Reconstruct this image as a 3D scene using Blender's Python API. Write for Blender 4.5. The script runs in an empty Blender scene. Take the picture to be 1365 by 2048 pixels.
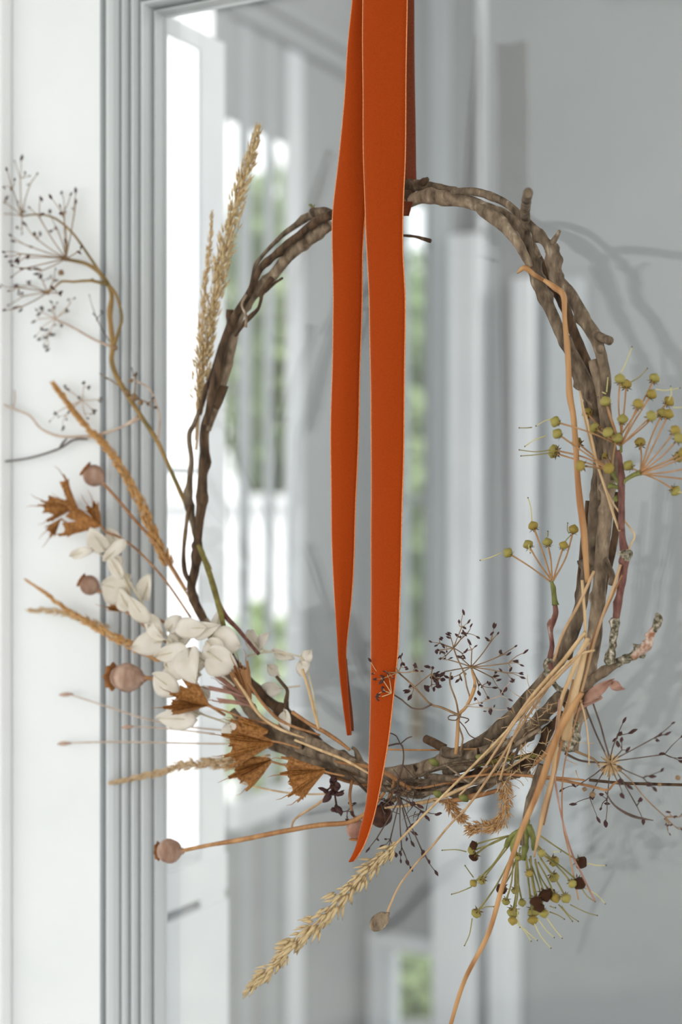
import bpy, math, random
from mathutils import Vector, Matrix, Quaternion, noise
random.seed(7)
R = random.random
def U(a, b): return a + (b - a) * R()
sc = bpy.context.scene
col = sc.collection

# ------------------------------------------------------------------ camera, sky, exposure
F = 3313.0                      # focal length in pixels of the 1365 x 2048 frame
EYE = 1.5                       # camera height
cam = bpy.data.cameras.new('camera'); co = bpy.data.objects.new('camera', cam); col.objects.link(co)
co.location = (0, 0, EYE); co.rotation_euler = (math.pi / 2, 0, 0)
cam.sensor_fit = 'VERTICAL'; cam.sensor_height = 36; cam.lens = F / 2048 * 36
cam.clip_start = .05; cam.clip_end = 100
cam.dof.use_dof = True; cam.dof.focus_distance = 1.035; cam.dof.aperture_fstop = 4.4
sc.camera = co

def srgb(*c):
    if len(c) == 1: c = c * 3
    return tuple(((v / 255) / 12.92 if v / 255 <= .04045 else ((v / 255 + .055) / 1.055) ** 2.4) for v in c) + (1,)

world = bpy.data.worlds.new('overcast_sky'); sc.world = world; world.use_nodes = True
wn, wl = world.node_tree.nodes, world.node_tree.links
bg = wn['Background']; bg.inputs[1].default_value = 1.15
tc = wn.new('ShaderNodeTexCoord'); nz = wn.new('ShaderNodeTexNoise'); nz.inputs['Scale'].default_value = 1.6
rp = wn.new('ShaderNodeValToRGB'); rp.color_ramp.elements[0].position = .3; rp.color_ramp.elements[1].position = .7
rp.color_ramp.elements[0].color = (.90, .92, .92, 1); rp.color_ramp.elements[1].color = (1.0, .995, .98, 1)
wl.new(tc.outputs['Generated'], nz.inputs['Vector']); wl.new(nz.outputs['Fac'], rp.inputs['Fac']); wl.new(rp.outputs['Color'], bg.inputs[0])

def area(name, loc, target, sx, sy, power, color=(1, 1, 1)):
    l = bpy.data.lights.new(name, 'AREA'); l.shape = 'RECTANGLE'; l.size = sx; l.size_y = sy; l.energy = power; l.color = color
    o = bpy.data.objects.new(name, l); col.objects.link(o); o.location = loc
    o.rotation_euler = (Vector(target) - Vector(loc)).to_track_quat('-Z', 'Y').to_euler()
    return o
area('hall_fill_light', (1.6, 2.2, 2.6), (.6, 3.2, 1.4), .9, .9, 12, (1, .98, .95))  # unseen fill light, added to brighten the hall behind the glass
sun = bpy.data.lights.new('hazy_sun', 'SUN'); sun.energy = 3.2; sun.angle = math.radians(25); sun.color = (1, .98, .95)
so = bpy.data.objects.new('hazy_sun', sun); col.objects.link(so); so.location = (0, -4, 8); so.rotation_euler = Vector((.05, .45, -1)).to_track_quat('-Z', 'Y').to_euler()
sc.view_settings.view_transform = 'Standard'; sc.view_settings.look = 'None'
sc.view_settings.exposure = .82; sc.view_settings.gamma = 1
try: sc.view_settings.use_curve_mapping = False
except Exception: pass

# ------------------------------------------------------------------ placing: everything hangs in front of a door leaf turned 31 degrees
YAW = math.radians(31)
u = Vector((math.cos(YAW), -math.sin(YAW), 0))           # along the door, to the right and nearer
n = Vector((-math.sin(YAW), -math.cos(YAW), 0))          # out of the door, towards the viewer
C0 = Vector((0, 1.1, EYE))                               # middle of the wreath
def P(x, y, d=0.0):
    """point seen at pixel x, y that lies d metres in front of the wreath's plane"""
    rx, rz = (x - 682.5) / F, (1024 - y) / F
    Y = (.857167 * 1.1 - d) / (.515038 * rx + .857167)
    return Vector((rx * Y, Y, EYE + rz * Y))
def depth(x, d=0.0): return (.857167 * 1.1 - d) / (.515038 * (x - 682.5) / F + .857167)
def PR(r, x, d=0.0): return r * depth(x, d) / F
def Q(x, y, Y): return Vector(((x - 682.5) / F * Y, Y, EYE + (1024 - y) / F * Y))

# ------------------------------------------------------------------ materials
def mat(name, c1, c2=None, scale=200, rough=.8, bump=0, stretch=None, spec=.3, sheen=0, trans=0, detail=4, c3=None, pos=(.35, .65)):
    m = bpy.data.materials.new(name); m.use_nodes = True
    nt = m.node_tree; N, L = nt.nodes, nt.links
    b = N['Principled BSDF']; b.inputs['Roughness'].default_value = rough
    b.inputs['Specular IOR Level'].default_value = spec
    if sheen:
        b.inputs['Sheen Weight'].default_value = sheen; b.inputs['Sheen Roughness'].default_value = .35
        b.inputs['Sheen Tint'].default_value = (1, .55, .3, 1)
    t = N.new('ShaderNodeTexCoord'); mp = N.new('ShaderNodeMapping')
    L.new(t.outputs['Object'], mp.inputs['Vector'])
    if stretch: mp.inputs['Scale'].default_value = stretch
    z = N.new('ShaderNodeTexNoise'); z.inputs['Scale'].default_value = scale; z.inputs['Detail'].default_value = detail
    L.new(mp.outputs['Vector'], z.inputs['Vector'])
    r = N.new('ShaderNodeValToRGB'); e = r.color_ramp.elements
    e[0].position, e[1].position = pos
    e[0].color = srgb(*c1); e[1].color = srgb(*(c2 or c1))
    if c3:
        k = e.new(min(pos[1] + .12, .95)); k.color = srgb(*c3)
    L.new(z.outputs['Fac'], r.inputs['Fac']); L.new(r.outputs['Color'], b.inputs['Base Color'])
    if bump:
        bp = N.new('ShaderNodeBump'); bp.inputs['Strength'].default_value = bump; bp.inputs['Distance'].default_value = .001
        L.new(z.outputs['Fac'], bp.inputs['Height']); L.new(bp.outputs['Normal'], b.inputs['Normal'])
    if trans:
        out = N['Material Output']; tr = N.new('ShaderNodeBsdfTranslucent'); mx = N.new('ShaderNodeMixShader'); mx.inputs[0].default_value = trans
        L.new(r.outputs['Color'], tr.inputs['Color']); L.new(b.outputs[0], mx.inputs[1]); L.new(tr.outputs[0], mx.inputs[2]); L.new(mx.outputs[0], out.inputs['Surface'])
    return m
M = {
 'white_paint': mat('white_paint', (226, 229, 230), (234, 236, 237), 6, .45),
 'casing_paint': mat('casing_paint', (236, 237, 238), (242, 242, 243), 6, .45),
 'bead_paint': mat('bead_paint', (196, 201, 203), (208, 212, 214), 40, .4, .05, (1, 1, .05)),
 'hall_paint': mat('hall_paint', (164, 166, 167), (172, 174, 175), 2, .8),
 'hall_pale': mat('hall_pale', (180, 184, 187), (188, 192, 195), 2, .7),
 'trim_paint': mat('trim_paint', (226, 228, 232), (235, 237, 240), 5, .5),
 'floor': mat('floor_stone', (120, 120, 120), (140, 140, 140), 4, .6),
 'ceiling': mat('ceiling_paint', (180, 180, 178), (190, 190, 188), 2, .9),
 'bark': mat('bark', (60, 49, 39), (124, 107, 88), 230, .85, 1, (1, 1, .35), c3=(160, 146, 126), pos=(.3, .62)),
 'bark_dark': mat('bark_dark', (44, 33, 24), (98, 76, 56), 230, .85, .7, (1, 1, .3), c3=(128, 108, 84), pos=(.3, .65)),
 'bark_pale': mat('bark_pale', (84, 70, 56), (150, 131, 109), 210, .85, 1, (1, 1, .4), c3=(184, 170, 150), pos=(.3, .62)),
 'bark_green': mat('bark_green', (92, 84, 44), (134, 124, 66), 120, .8, .4),
 'bark_red': mat('bark_red', (84, 48, 42), (128, 86, 74), 260, .6, .4, (1, 1, .4), c3=(178, 166, 156)),
 'lichen': mat('lichen_bark', (72, 66, 52), (146, 138, 118), 420, .95, 1, c3=(206, 192, 178), pos=(.38, .56)),
 'pink_bud': mat('peeling_bark', (146, 96, 68), (198, 180, 166), 300, .8, .5),
 'straw': mat('straw', (178, 144, 102), (214, 184, 142), 160, .55, .2, (1, 1, .15)),
 'straw_pink': mat('pinkish_straw', (164, 130, 94), (196, 162, 122), 160, .55, .2, (1, 1, .15)),
 'straw_orange': mat('orange_straw', (152, 104, 62), (190, 146, 98), 140, .5, .25, (1, 1, .12)),
 'straw_brown': mat('brown_straw', (136, 92, 56), (176, 130, 86), 140, .6, .25, (1, 1, .12)),
 'plume': mat('grass_plume', (216, 188, 138), (242, 222, 180), 300, .8, .3, trans=.25),
 'plume_gold': mat('golden_plume', (204, 150, 88), (232, 188, 128), 300, .8, .3, trans=.2),
 'plume_pale': mat('pale_plume', (214, 184, 142), (236, 212, 176), 300, .8, .3, trans=.3),
 'fluff': mat('curly_plume', (196, 148, 96), (226, 184, 132), 350, .9, .5, trans=.2),
 'pod': mat('poppy_pod', (142, 108, 90), (190, 160, 142), 120, .75, .3, (1, 1, .3), trans=0),
 'pod_dark': mat('dark_pod', (60, 36, 28), (92, 60, 46), 200, .8, .5),
 'pod_crown': mat('pod_crown', (124, 80, 44), (170, 112, 62), 200, .8, .3),
 'follicle': mat('seed_follicle', (136, 88, 42), (186, 130, 72), 500, .6, .4, (1, 1, 1), trans=.15),
 'leaf_white': mat('bleached_leaf', (238, 231, 219), (246, 241, 233), 90, .6, .1, trans=.45),
 'leaf_dry': mat('dry_leaf', (150, 104, 88), (190, 150, 132), 90, .7, .4, trans=.2),
 'leaf_stem': mat('leaf_stem', (190, 178, 150), (214, 204, 182), 100, .7),
 'dill': mat('umbel_stem', (124, 98, 70), (158, 128, 96), 120, .6, .2),
 'dill_green': mat('olive_umbel_stem', (110, 96, 52), (158, 124, 74), 60, .6, .2),
 'dill_dark': mat('dark_umbel_stem', (72, 58, 50), (104, 84, 72), 120, .6, .2),
 'dill_pale': mat('pale_umbel_stem', (176, 152, 134), (200, 180, 162), 120, .6, .2),
 'seed': mat('dark_seed', (56, 36, 38), (92, 62, 58), 500, .7, .4),
 'seed_grey': mat('grey_seed', (92, 86, 84), (122, 114, 108), 500, .7, .4),
 'berry': mat('green_berry', (128, 119, 52), (174, 160, 86), 180, .5, .3, (1, 1, .5), spec=.4),
 'berry_ochre': mat('ochre_berry', (136, 116, 48), (172, 150, 74), 180, .5, .3, (1, 1, .5)),
 'berry_brown': mat('brown_berry', (68, 38, 18), (116, 70, 36), 300, .8, 1),
 'calyx': mat('calyx', (88, 72, 34), (124, 92, 48), 300, .7),
 'stalk': mat('berry_stalk', (156, 118, 78), (186, 142, 100), 100, .6),
 'stalk_green': mat('green_berry_stalk', (110, 106, 56), (150, 138, 82), 100, .6),
 'sprig_green': mat('sprig_green', (90, 94, 44), (130, 130, 70), 160, .6, .3),
 'style': mat('berry_style', (186, 178, 116), (206, 196, 140), 100, .6),
 'style_tip': mat('style_tip', (60, 50, 40), (80, 66, 50), 100, .6),
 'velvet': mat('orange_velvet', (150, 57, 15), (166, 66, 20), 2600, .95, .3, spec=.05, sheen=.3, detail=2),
 'velvet_back_shaded': mat('shaded_ribbon_back', (96, 40, 14), (112, 50, 20), 900, .95, .2),  # back strand's shade put into a darker brown; the fold's underside shares it
 'selvedge': mat('ribbon_selvedge', (214, 122, 70), (230, 150, 98), 900, .7, .4, spec=.3),
 'leaf_green': mat('garden_foliage', (120, 140, 98), (172, 186, 142), 1.5, .8, trans=.3),
 'leaf_garden_dark': mat('dark_garden_foliage', (96, 112, 80), (140, 154, 114), 1.5, .8, trans=.2),
 'trunk': mat('tree_trunk', (96, 84, 72), (120, 108, 94), 10, .9),
 'lawn': mat('lawn', (176, 176, 170), (196, 196, 188), 3, .9),
 'render_wall': mat('white_render', (236, 236, 240), (244, 244, 248), 3, .8),
}
def glass_mat():
    m = bpy.data.materials.new('window_glass'); m.use_nodes = True
    N, L = m.node_tree.nodes, m.node_tree.links
    N.remove(N['Principled BSDF'])
    t = N.new('ShaderNodeBsdfTransparent'); t.inputs[0].default_value = (.94, .955, .957, 1)
    g = N.new('ShaderNodeBsdfGlossy'); g.inputs['Roughness'].default_value = .05
    z = N.new('ShaderNodeTexNoise'); z.inputs['Scale'].default_value = 5
    tc = N.new('ShaderNodeTexCoord'); L.new(tc.outputs['Object'], z.inputs['Vector'])
    bp = N.new('ShaderNodeBump'); bp.inputs['Strength'].default_value = .12; bp.inputs['Distance'].default_value = .01
    L.new(z.outputs['Fac'], bp.inputs['Height']); L.new(bp.outputs['Normal'], g.inputs['Normal'])
    fr = N.new('ShaderNodeFresnel'); fr.inputs['IOR'].default_value = 1.42
    mx = N.new('ShaderNodeMixShader')
    L.new(fr.outputs[0], mx.inputs[0]); L.new(t.outputs[0], mx.inputs[1]); L.new(g.outputs[0], mx.inputs[2]); L.new(mx.outputs[0], N['Material Output'].inputs['Surface'])
    return m
M['glass'] = glass_mat()

# ------------------------------------------------------------------ object helpers (world positions kept in WP, parents never rotate)
WP = {}
def thing(name, loc, label, cat, group=None, kind=None):
    o = bpy.data.objects.new(name, None); col.objects.link(o); o.location = loc; o.empty_display_size = .01
    WP[o] = Vector(loc)
    if label: o['label'] = label
    if cat: o['category'] = cat
    if group: o['group'] = group
    if kind: o['kind'] = kind
    return o
def obj(name, geo, material, parent=None, at=None, kind=None, label=None, smooth=True, solid=0):
    vs, fs = geo
    base = WP[parent] if parent else Vector((0, 0, 0))
    at = Vector(at) if at is not None else (Vector(vs[0]) if vs else base)
    me = bpy.data.meshes.new(name)
    me.from_pydata([tuple(Vector(v) - at) for v in vs], [], fs); me.update()
    if smooth: me.polygons.foreach_set('use_smooth', [True] * len(me.polygons))
    me.materials.append(M[material])
    o = bpy.data.objects.new(name, me); col.objects.link(o)
    o.parent = parent; o.location = at - base; WP[o] = at
    if kind: o['kind'] = kind
    if label: o['label'] = label
    if solid:
        s = o.modifiers.new('thickness', 'SOLIDIFY'); s.thickness = solid; s.offset = 0
    return o
def inst(name, me, parent, loc, direction=None, scale=1, roll=0, kind=None):
    o = bpy.data.objects.new(name, me); col.objects.link(o); o.parent = parent
    o.location = Vector(loc) - WP[parent]; WP[o] = Vector(loc)
    if direction is not None:
        q = Vector(direction).to_track_quat('Z', 'Y') @ Quaternion((0, 0, 1), roll)
        o.rotation_mode = 'QUATERNION'; o.rotation_quaternion = q
    o.scale = (scale,) * 3 if not hasattr(scale, '__len__') else scale
    if kind: o['kind'] = kind
    return o
def join(*gs):
    vs, fs = [], []
    for v, f in gs:
        k = len(vs); vs += v; fs += [tuple(i + k for i in q) for q in f]
    return vs, fs
def mesh_only(name, geo, material, smooth=True):
    me = bpy.data.meshes.new(name); me.from_pydata([tuple(v) for v in geo[0]], [], geo[1]); me.update()
    if smooth: me.polygons.foreach_set('use_smooth', [True] * len(me.polygons))
    me.materials.append(M[material]); return me
def crom(pts, per):
    """Catmull-Rom through a list of tuples of any width"""
    if len(pts) < 3:
        a, b = pts[0], pts[-1]
        return [tuple(a[k] + (b[k] - a[k]) * i / per for k in range(len(a))) for i in range(per + 1)]
    out = []; p = [tuple(2 * pts[0][k] - pts[1][k] for k in range(len(pts[0])))] + list(pts) + [tuple(2 * pts[-1][k] - pts[-2][k] for k in range(len(pts[0])))]
    for i in range(1, len(p) - 2):
        for j in range(per):
            t = j / per
            out.append(tuple(.5 * (2 * p[i][k] + (p[i+1][k] - p[i-1][k]) * t + (2 * p[i-1][k] - 5 * p[i][k] + 4 * p[i+1][k] - p[i+2][k]) * t * t + (3 * p[i][k] - p[i-1][k] - 3 * p[i+1][k] + p[i+2][k]) * t ** 3) for k in range(len(p[i]))))
    out.append(tuple(pts[-1]))
    return out
def sweep(pts, rad, sides=8, rough=0, knots=0, cap=True):
    """tube through world points with a radius each"""
    vs, fs = [], []; m = len(pts); nr = None
    seed = Vector((U(0, 50), U(0, 50), U(0, 50)))
    kn = [(U(.05, .95) * m, U(0, 6.28)) for _ in range(knots)]
    for i in range(m):
        t = (pts[min(i + 1, m - 1)] - pts[max(i - 1, 0)])
        if t.length < 1e-9: t = Vector((0, 0, 1))
        t.normalize()
        if nr is None:
            nr = t.orthogonal().normalized()
        else:
            nr = (nr - t * nr.dot(t)).normalized()
        b = t.cross(nr)
        for k in range(sides):
            a = 2 * math.pi * k / sides; r = rad[i]
            dv = nr * math.cos(a) + b * math.sin(a)
            if rough:
                q = pts[i] + dv * r
                r *= 1 + rough * (noise.noise(q * 160 + seed) + .6 * noise.noise(q * 420 + seed))
                for (ki, ka) in kn:
                    w = math.exp(-((i - ki) / 1.3) ** 2)
                    if w > .02: r *= 1 + w * (.16 + .42 * max(0, math.cos(a - ka)) ** 3)
            vs.append(pts[i] + dv * r)
    for i in range(m - 1):
        for k in range(sides):
            a, b2 = i * sides + k, i * sides + (k + 1) % sides
            fs.append((a, b2, b2 + sides, a + sides))
    if cap:
        fs.append(tuple(range(sides))[::-1]); fs.append(tuple(range((m - 1) * sides, m * sides)))
    return vs, fs
def tube_px(path, r, d=0.0, sides=6, step=9, rough=0, knots=0, wob=0):
    """tube through pixels on the wreath; path of (x, y[, d]); r pixels or (r0, r1) or list"""
    pts = [(p[0], p[1], p[2] if len(p) > 2 else d) for p in path]
    if isinstance(r, (int, float)): rr = [r] * len(pts)
    elif len(r) == 2 and len(pts) != 2: rr = [r[0] + (r[1] - r[0]) * i / (len(pts) - 1) for i in range(len(pts))]
    else: rr = list(r)
    pts = [p + (q,) for p, q in zip(pts, rr)]
    L = sum(math.hypot(pts[i+1][0] - pts[i][0], pts[i+1][1] - pts[i][1]) for i in range(len(pts) - 1))
    per = max(2, int(L / step / max(1, len(pts) - 1)))
    c = crom(pts, per)
    W = [P(q[0], q[1], q[2]) for q in c]
    if wob:
        s = Vector((U(0, 99), U(0, 99), 0))
        W = [w + Vector((noise.noise(w * 60 + s), noise.noise(w * 60 - s), noise.noise(w * 60 + s * 2))) * wob for w in W]
    return sweep(W, [max(PR(q[3], q[0], q[2]), 1e-4) for q in c], sides, rough, knots)
def Z(ox, oy, s):                                        # coordinates measured on an enlarged crop
    return lambda *ps: [(ox + p[0] * s, oy + p[1] * s) + tuple(p[2:]) for p in ps]

def box(O, a, b, a0, a1, b0, b1, z0, z1):
    O = Vector(O); vs = [O + a * x + b * y + Vector((0, 0, z)) for z in (z0, z1) for (x, y) in ((a0, b0), (a1, b0), (a1, b1), (a0, b1))]
    return vs, [(0, 3, 2, 1), (4, 5, 6, 7), (0, 1, 5, 4), (1, 2, 6, 5), (2, 3, 7, 6), (3, 0, 4, 7)]
def struct(name, geo, m, parent=None, smooth=False, bevel=0):
    o = obj(name, geo, m, parent, smooth=smooth)
    if not parent: o['kind'] = 'structure'
    if bevel:
        bv = o.modifiers.new('bevel', 'BEVEL'); bv.width = bevel; bv.segments = 2
    return o

# ------------------------------------------------------------------ SETTING: the door leaf with its glazing bead and pane
door = thing('door_1', P(200, 1024, -.02) - Vector((0, 0, EYE)), None, None, kind='structure')
def along(v): return (v - C0).dot(u)
A200 = along(P(200, 1024, -.02)); A25 = along(P(25, 1024, -.02)); A330 = along(P(330, 1024, -.055))
ZT = P(330, 35, -.055).z - EYE                           # underside of the top bead above the eye
W_ = A330 - A200
D0 = C0.copy(); D0.z = EYE
struct('stile', box(D0, u, n, A25, A200, -.075, -.02, -1.45, ZT + W_ + .10), 'white_paint', door)
struct('top_rail', box(D0, u, n, A200, A200 + .95, -.075, -.02, ZT + W_, ZT + W_ + .10), 'white_paint', door)
# bead profile: distance across from the stile, depth
prof = [(0, -.020), (.02, -.044), (.10, -.046), (.125, -.0235), (.16, -.0205), (.24, -.0195), (.33, -.0215), (.38, -.026), (.385, -.042), (.44, -.042),
        (.45, -.0265), (.50, -.0265), (.53, -.029), (.535, -.046), (.60, -.046), (.61, -.031), (.66, -.0315), (.685, -.035), (.69, -.050), (.755, -.050), (.765, -.036),
        (.81, -.037), (.83, -.041), (.835, -.054), (.90, -.054), (.905, -.046), (.925, -.0465), (.93, -.058), (1.0, -.058)]
def bead():
    vs, fs = [], []; k = len(prof)
    for row in range(3):
        for (s, d) in prof:
            if row == 0: a, z = A200 + s * W_, -1.45
            elif row == 1: a, z = A200 + s * W_, ZT + (1 - s) * W_
            else: a, z = A200 + .95, ZT + (1 - s) * W_
            vs.append(D0 + u * a + n * d + Vector((0, 0, z)))
    for r_ in range(2):
        for i in range(k - 1):
            fs.append((r_ * k + i, r_ * k + i + 1, (r_ + 1) * k + i + 1, (r_ + 1) * k + i))
    return vs, fs
b_ = struct('glazing_bead', bead(), 'bead_paint', door, smooth=False)
struct('pane', box(D0, u, n, A200 + .01, A200 + .95, -.0640, -.060, -1.45, ZT + W_), 'glass', door)
struct('bottom_rail', box(D0, u, n, A25, A200 + .95, -.075, -.02, -1.5, -1.45), 'white_paint', door)
struct('trim_1', box(D0, u, n, A25 - .5, A25 - .0008, -.09, -.008, -1.5, 1.2), 'casing_paint', bevel=.002)

# the hall behind the glass
w = Vector((math.sin(math.radians(26)), math.cos(math.radians(26)), 0)); wr = Vector((w.y, -w.x, 0))   # wall running away; wr points to its room side
def solve(O, dirv, px):                                  # distance along a wall at which it passes a column of the picture
    k = (px - 682.5) / F; return (k * O.y - O.x) / (dirv.x - k * dirv.y)
S0 = Vector(((318 - 682.5) / F * 1.5, 1.5, EYE))         # narrow side window just behind the door
s402, s450 = solve(S0, w, 402), solve(S0, w, 451)
win = thing('window_1', S0 - Vector((0, 0, .37)), None, None, kind='structure')
for nm, g in (('window_frame', join(box(S0, w, wr, s402, s450, -.004, 0, -1.0, .455), box(S0, w, wr, -.15, s402, -.004, 0, .437, .455))),
              ('glazing_bar', box(S0, w, wr, -.15, s402, -.006, -.001, .036, .041)),
              ('lower_panel', box(S0, w, wr, -.15, s450, -.06, .004, -1.45, -.374)),
              ('sill', box(S0, w, wr, -.15, s450 + .001, -.06, .002, -.366, -.33))):
    struct(nm, g, 'trim_paint', win, bevel=.001)
L0 = Vector(((452 - 682.5) / F * 3.0, 3.0, EYE))         # long wall running away
T = lambda px: solve(L0, w, px)
tend = T(720)
B0 = L0 + w * tend                                       # back wall, parallel to the door
TB = lambda px: solve(B0, u, px)
H = 1.25
def zat(px, py, O=L0, dv=w): 
    t = solve(O, dv, px); return (1024 - py) / F * (O.y + dv.y * t)
zt, zb = .72, -.54
struct('wall_left', join(box(L0, w, wr, T(445), T(452), -.02, 0, -1.5, H), box(L0, w, wr, T(602), tend, -.03, 0, -1.5, H),
                         box(L0, w, wr, T(452), T(602), -.02, 0, zt, H), box(L0, w, wr, T(452), T(602), -.02, 0, -1.5, zb)), 'hall_paint')
struct('trim_2', box(L0, w, wr, T(448), tend, .0, .03, zb - .035, zb + .015), 'trim_paint', bevel=.004)
struct('trim_3', join(box(L0, w, wr, T(448), tend, .0, .025, .90, .935), box(L0, w, wr, T(448), tend, .0, .045, .935, .955)), 'hall_paint')
for k, (a, b) in enumerate(((478, 498), (531, 545), (573, 603))):
    struct('trim_%d' % (4 + k), box(L0, w, wr, T(a), T(b), -.004, .006, -1.4, .90), 'trim_paint' if k == 2 else 'hall_pale', bevel=.003)
w2 = (TB(778), TB(858), zat(820, 1500, B0, u), zat(820, 392, B0, u))
w3 = (TB(742), TB(892), -1.25, zat(800, 1868, B0, u))
bx = [box(B0, u, n, 0, w3[0], -.06, 0, -1.5, H), box(B0, u, n, w3[1], 2.2, -.06, 0, -1.5, H),
      box(B0, u, n, w3[0], w3[1], -.06, 0, -1.5, w3[2]), box(B0, u, n, w3[0], w3[1], -.06, 0, w3[3], w2[2]),
      box(B0, u, n, w3[0], w3[1], -.06, 0, w2[3], H), box(B0, u, n, w3[0], w2[0], -.06, 0, w2[2], w2[3]), box(B0, u, n, w2[1], w3[1], -.06, 0, w2[2], w2[3])]
struct('wall_back', join(*bx), 'hall_paint')
def frame(nm, q, bar, m='trim_paint', extra=()):
    a0, a1, z0, z1 = q
    o = thing(nm, B0 + u * ((a0 + a1) / 2) + Vector((0, 0, z0)), None, None, kind='structure')
    struct('window_frame', join(box(B0, u, n, a0, a0 + bar, -.08, .012, z0, z1), box(B0, u, n, a1 - bar, a1, -.08, .012, z0, z1),
           box(B0, u, n, a0 + bar, a1 - bar, -.08, .012, z1 - bar * 1.3, z1), box(B0, u, n, a0 + bar, a1 - bar, -.08, .012, z0, z0 + bar)), m, o, bevel=.002)
    for g in extra: struct('glazing_bar', g, m, o)
    struct('window_pane', box(B0, u, n, a0 + bar, a1 - bar, -.045, -.040, z0 + bar, z1 - bar), 'glass', o)
frame('window_2', w2, .006, 'hall_pale', [box(B0, u, n, w2[0] + .006, w2[1] - .006, -.05, -.03, .02, .035)])
frame('window_3', w3, .026, 'trim_paint', [box(B0, u, n, w3[0] + .026, w3[1] - .026, -.05, -.03, w3[3] - .30, w3[3] - .285)])
for k, (a, b, top, bot, dp, m) in enumerate(((918, 976, 476, 1600, .05, 'trim_paint'), (1042, 1082, 560, 1620, .045, 'trim_paint'), (1105, 1176, 560, 1700, .03, 'hall_pale'),
                                  (890, 974, 1600, 2300, .06, 'trim_paint'), (998, 1046, 1650, 2300, .055, 'trim_paint'), (962, 974, -200, 470, .02, 'trim_paint'), (862, 905, -200, 1600, .012, 'hall_pale'))):
    struct('trim_%d' % (7 + k), box(B0, u, n, TB(a), TB(b), 0, dp, max(zat(a, bot, B0, u), -1.35), min(zat(a, top, B0, u), H)), m, bevel=.006)
struct('baseboard_back', box(B0, u, n, 0, 2.2, 0, .018, -1.5, -1.36), 'hall_pale')
struct('floor', box(Vector((0, 0, 0)), Vector((1, 0, 0)), Vector((0, 1, 0)), -3.2, 3.2, -3, 4.9, -.05, 0), 'floor')
struct('ceiling', box(Vector((0, 0, EYE + H)), Vector((1, 0, 0)), Vector((0, 1, 0)), -2.2, 3.2, -2.4, 3.95, 0, .05), 'ceiling')  # carried unseen over the camera side as well, to block light from above

# the garden outside the hall's windows
struct('ground', box(Vector((0, 0, -.12)), Vector((1, 0, 0)), Vector((0, 1, 0)), -12, 12, -12, 16, -.05, 0), 'lawn')
gw = thing('garden_wall', Q(520, 1024, 6.6) * 1, None, None); gw.location.z = -.12; WP[gw] = Vector(gw.location)
gw['label'] = 'white rendered garden wall glimpsed through the narrow panes left of the ribbon'; gw['category'] = 'wall'
obj('wall_body', box(Q(520, 1024, 6.6), Vector((1, 0, 0)), Vector((0, 1, 0)), -1.6, .12, 0, .2, -1.62, .03), 'render_wall', gw, smooth=False)
obj('coping', box(Q(520, 1024, 6.6), Vector((1, 0, 0)), Vector((0, 1, 0)), -1.63, .15, -.03, .23, .031, .07), 'render_wall', gw, smooth=False)
def tree(label, c, rx, ry, rz, num, m, size=.07):
    c = Vector(c); o = thing('garden_tree', (c.x, c.y, -.12), label, 'tree', 'trees outside the windows')
    vs, fs = [], []
    for _ in range(num):
        v = Vector((random.gauss(0, 1), random.gauss(0, 1), random.gauss(0, 1))).normalized() * U(.4, 1)
        p = c + Vector((v.x * rx, v.y * ry, v.z * rz)); a = Vector((U(-1, 1), U(-1, 1), U(-1, 1))).normalized(); b = a.orthogonal().normalized()
        s = size * U(.6, 1.3); k = len(vs)
        vs += [p - a * s, p + b * s * .45, p + a * s, p - b * s * .45]; fs.append((k, k + 1, k + 2, k + 3))
    obj('foliage', (vs, fs), m, o, at=c, kind='stuff')
    obj('trunk', sweep([Vector((c.x, c.y, -.12)), Vector((c.x + .03, c.y, c.z * .5)), Vector((c.x, c.y, c.z))], [.09, .07, .04], 8), 'trunk', o)
tree('dense green tree seen through the narrow panes left of the ribbon', Q(545, 700, 6.9), .24, .5, .78, 1700, 'leaf_garden_dark')
tree('low green bush seen through the narrow panes, below the garden wall', Q(530, 1400, 6.0), .17, .3, .34, 800, 'leaf_green')
tree('pale green tree seen through the tall pane right of the ribbon', Q(822, 930, 7.4), .28, .5, .95, 2600, 'leaf_green')
tree('leafy bush seen through the low framed pane at the bottom', Q(830, 2010, 5.4), .3, .3, .26, 1400, 'leaf_green', .05)

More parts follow.
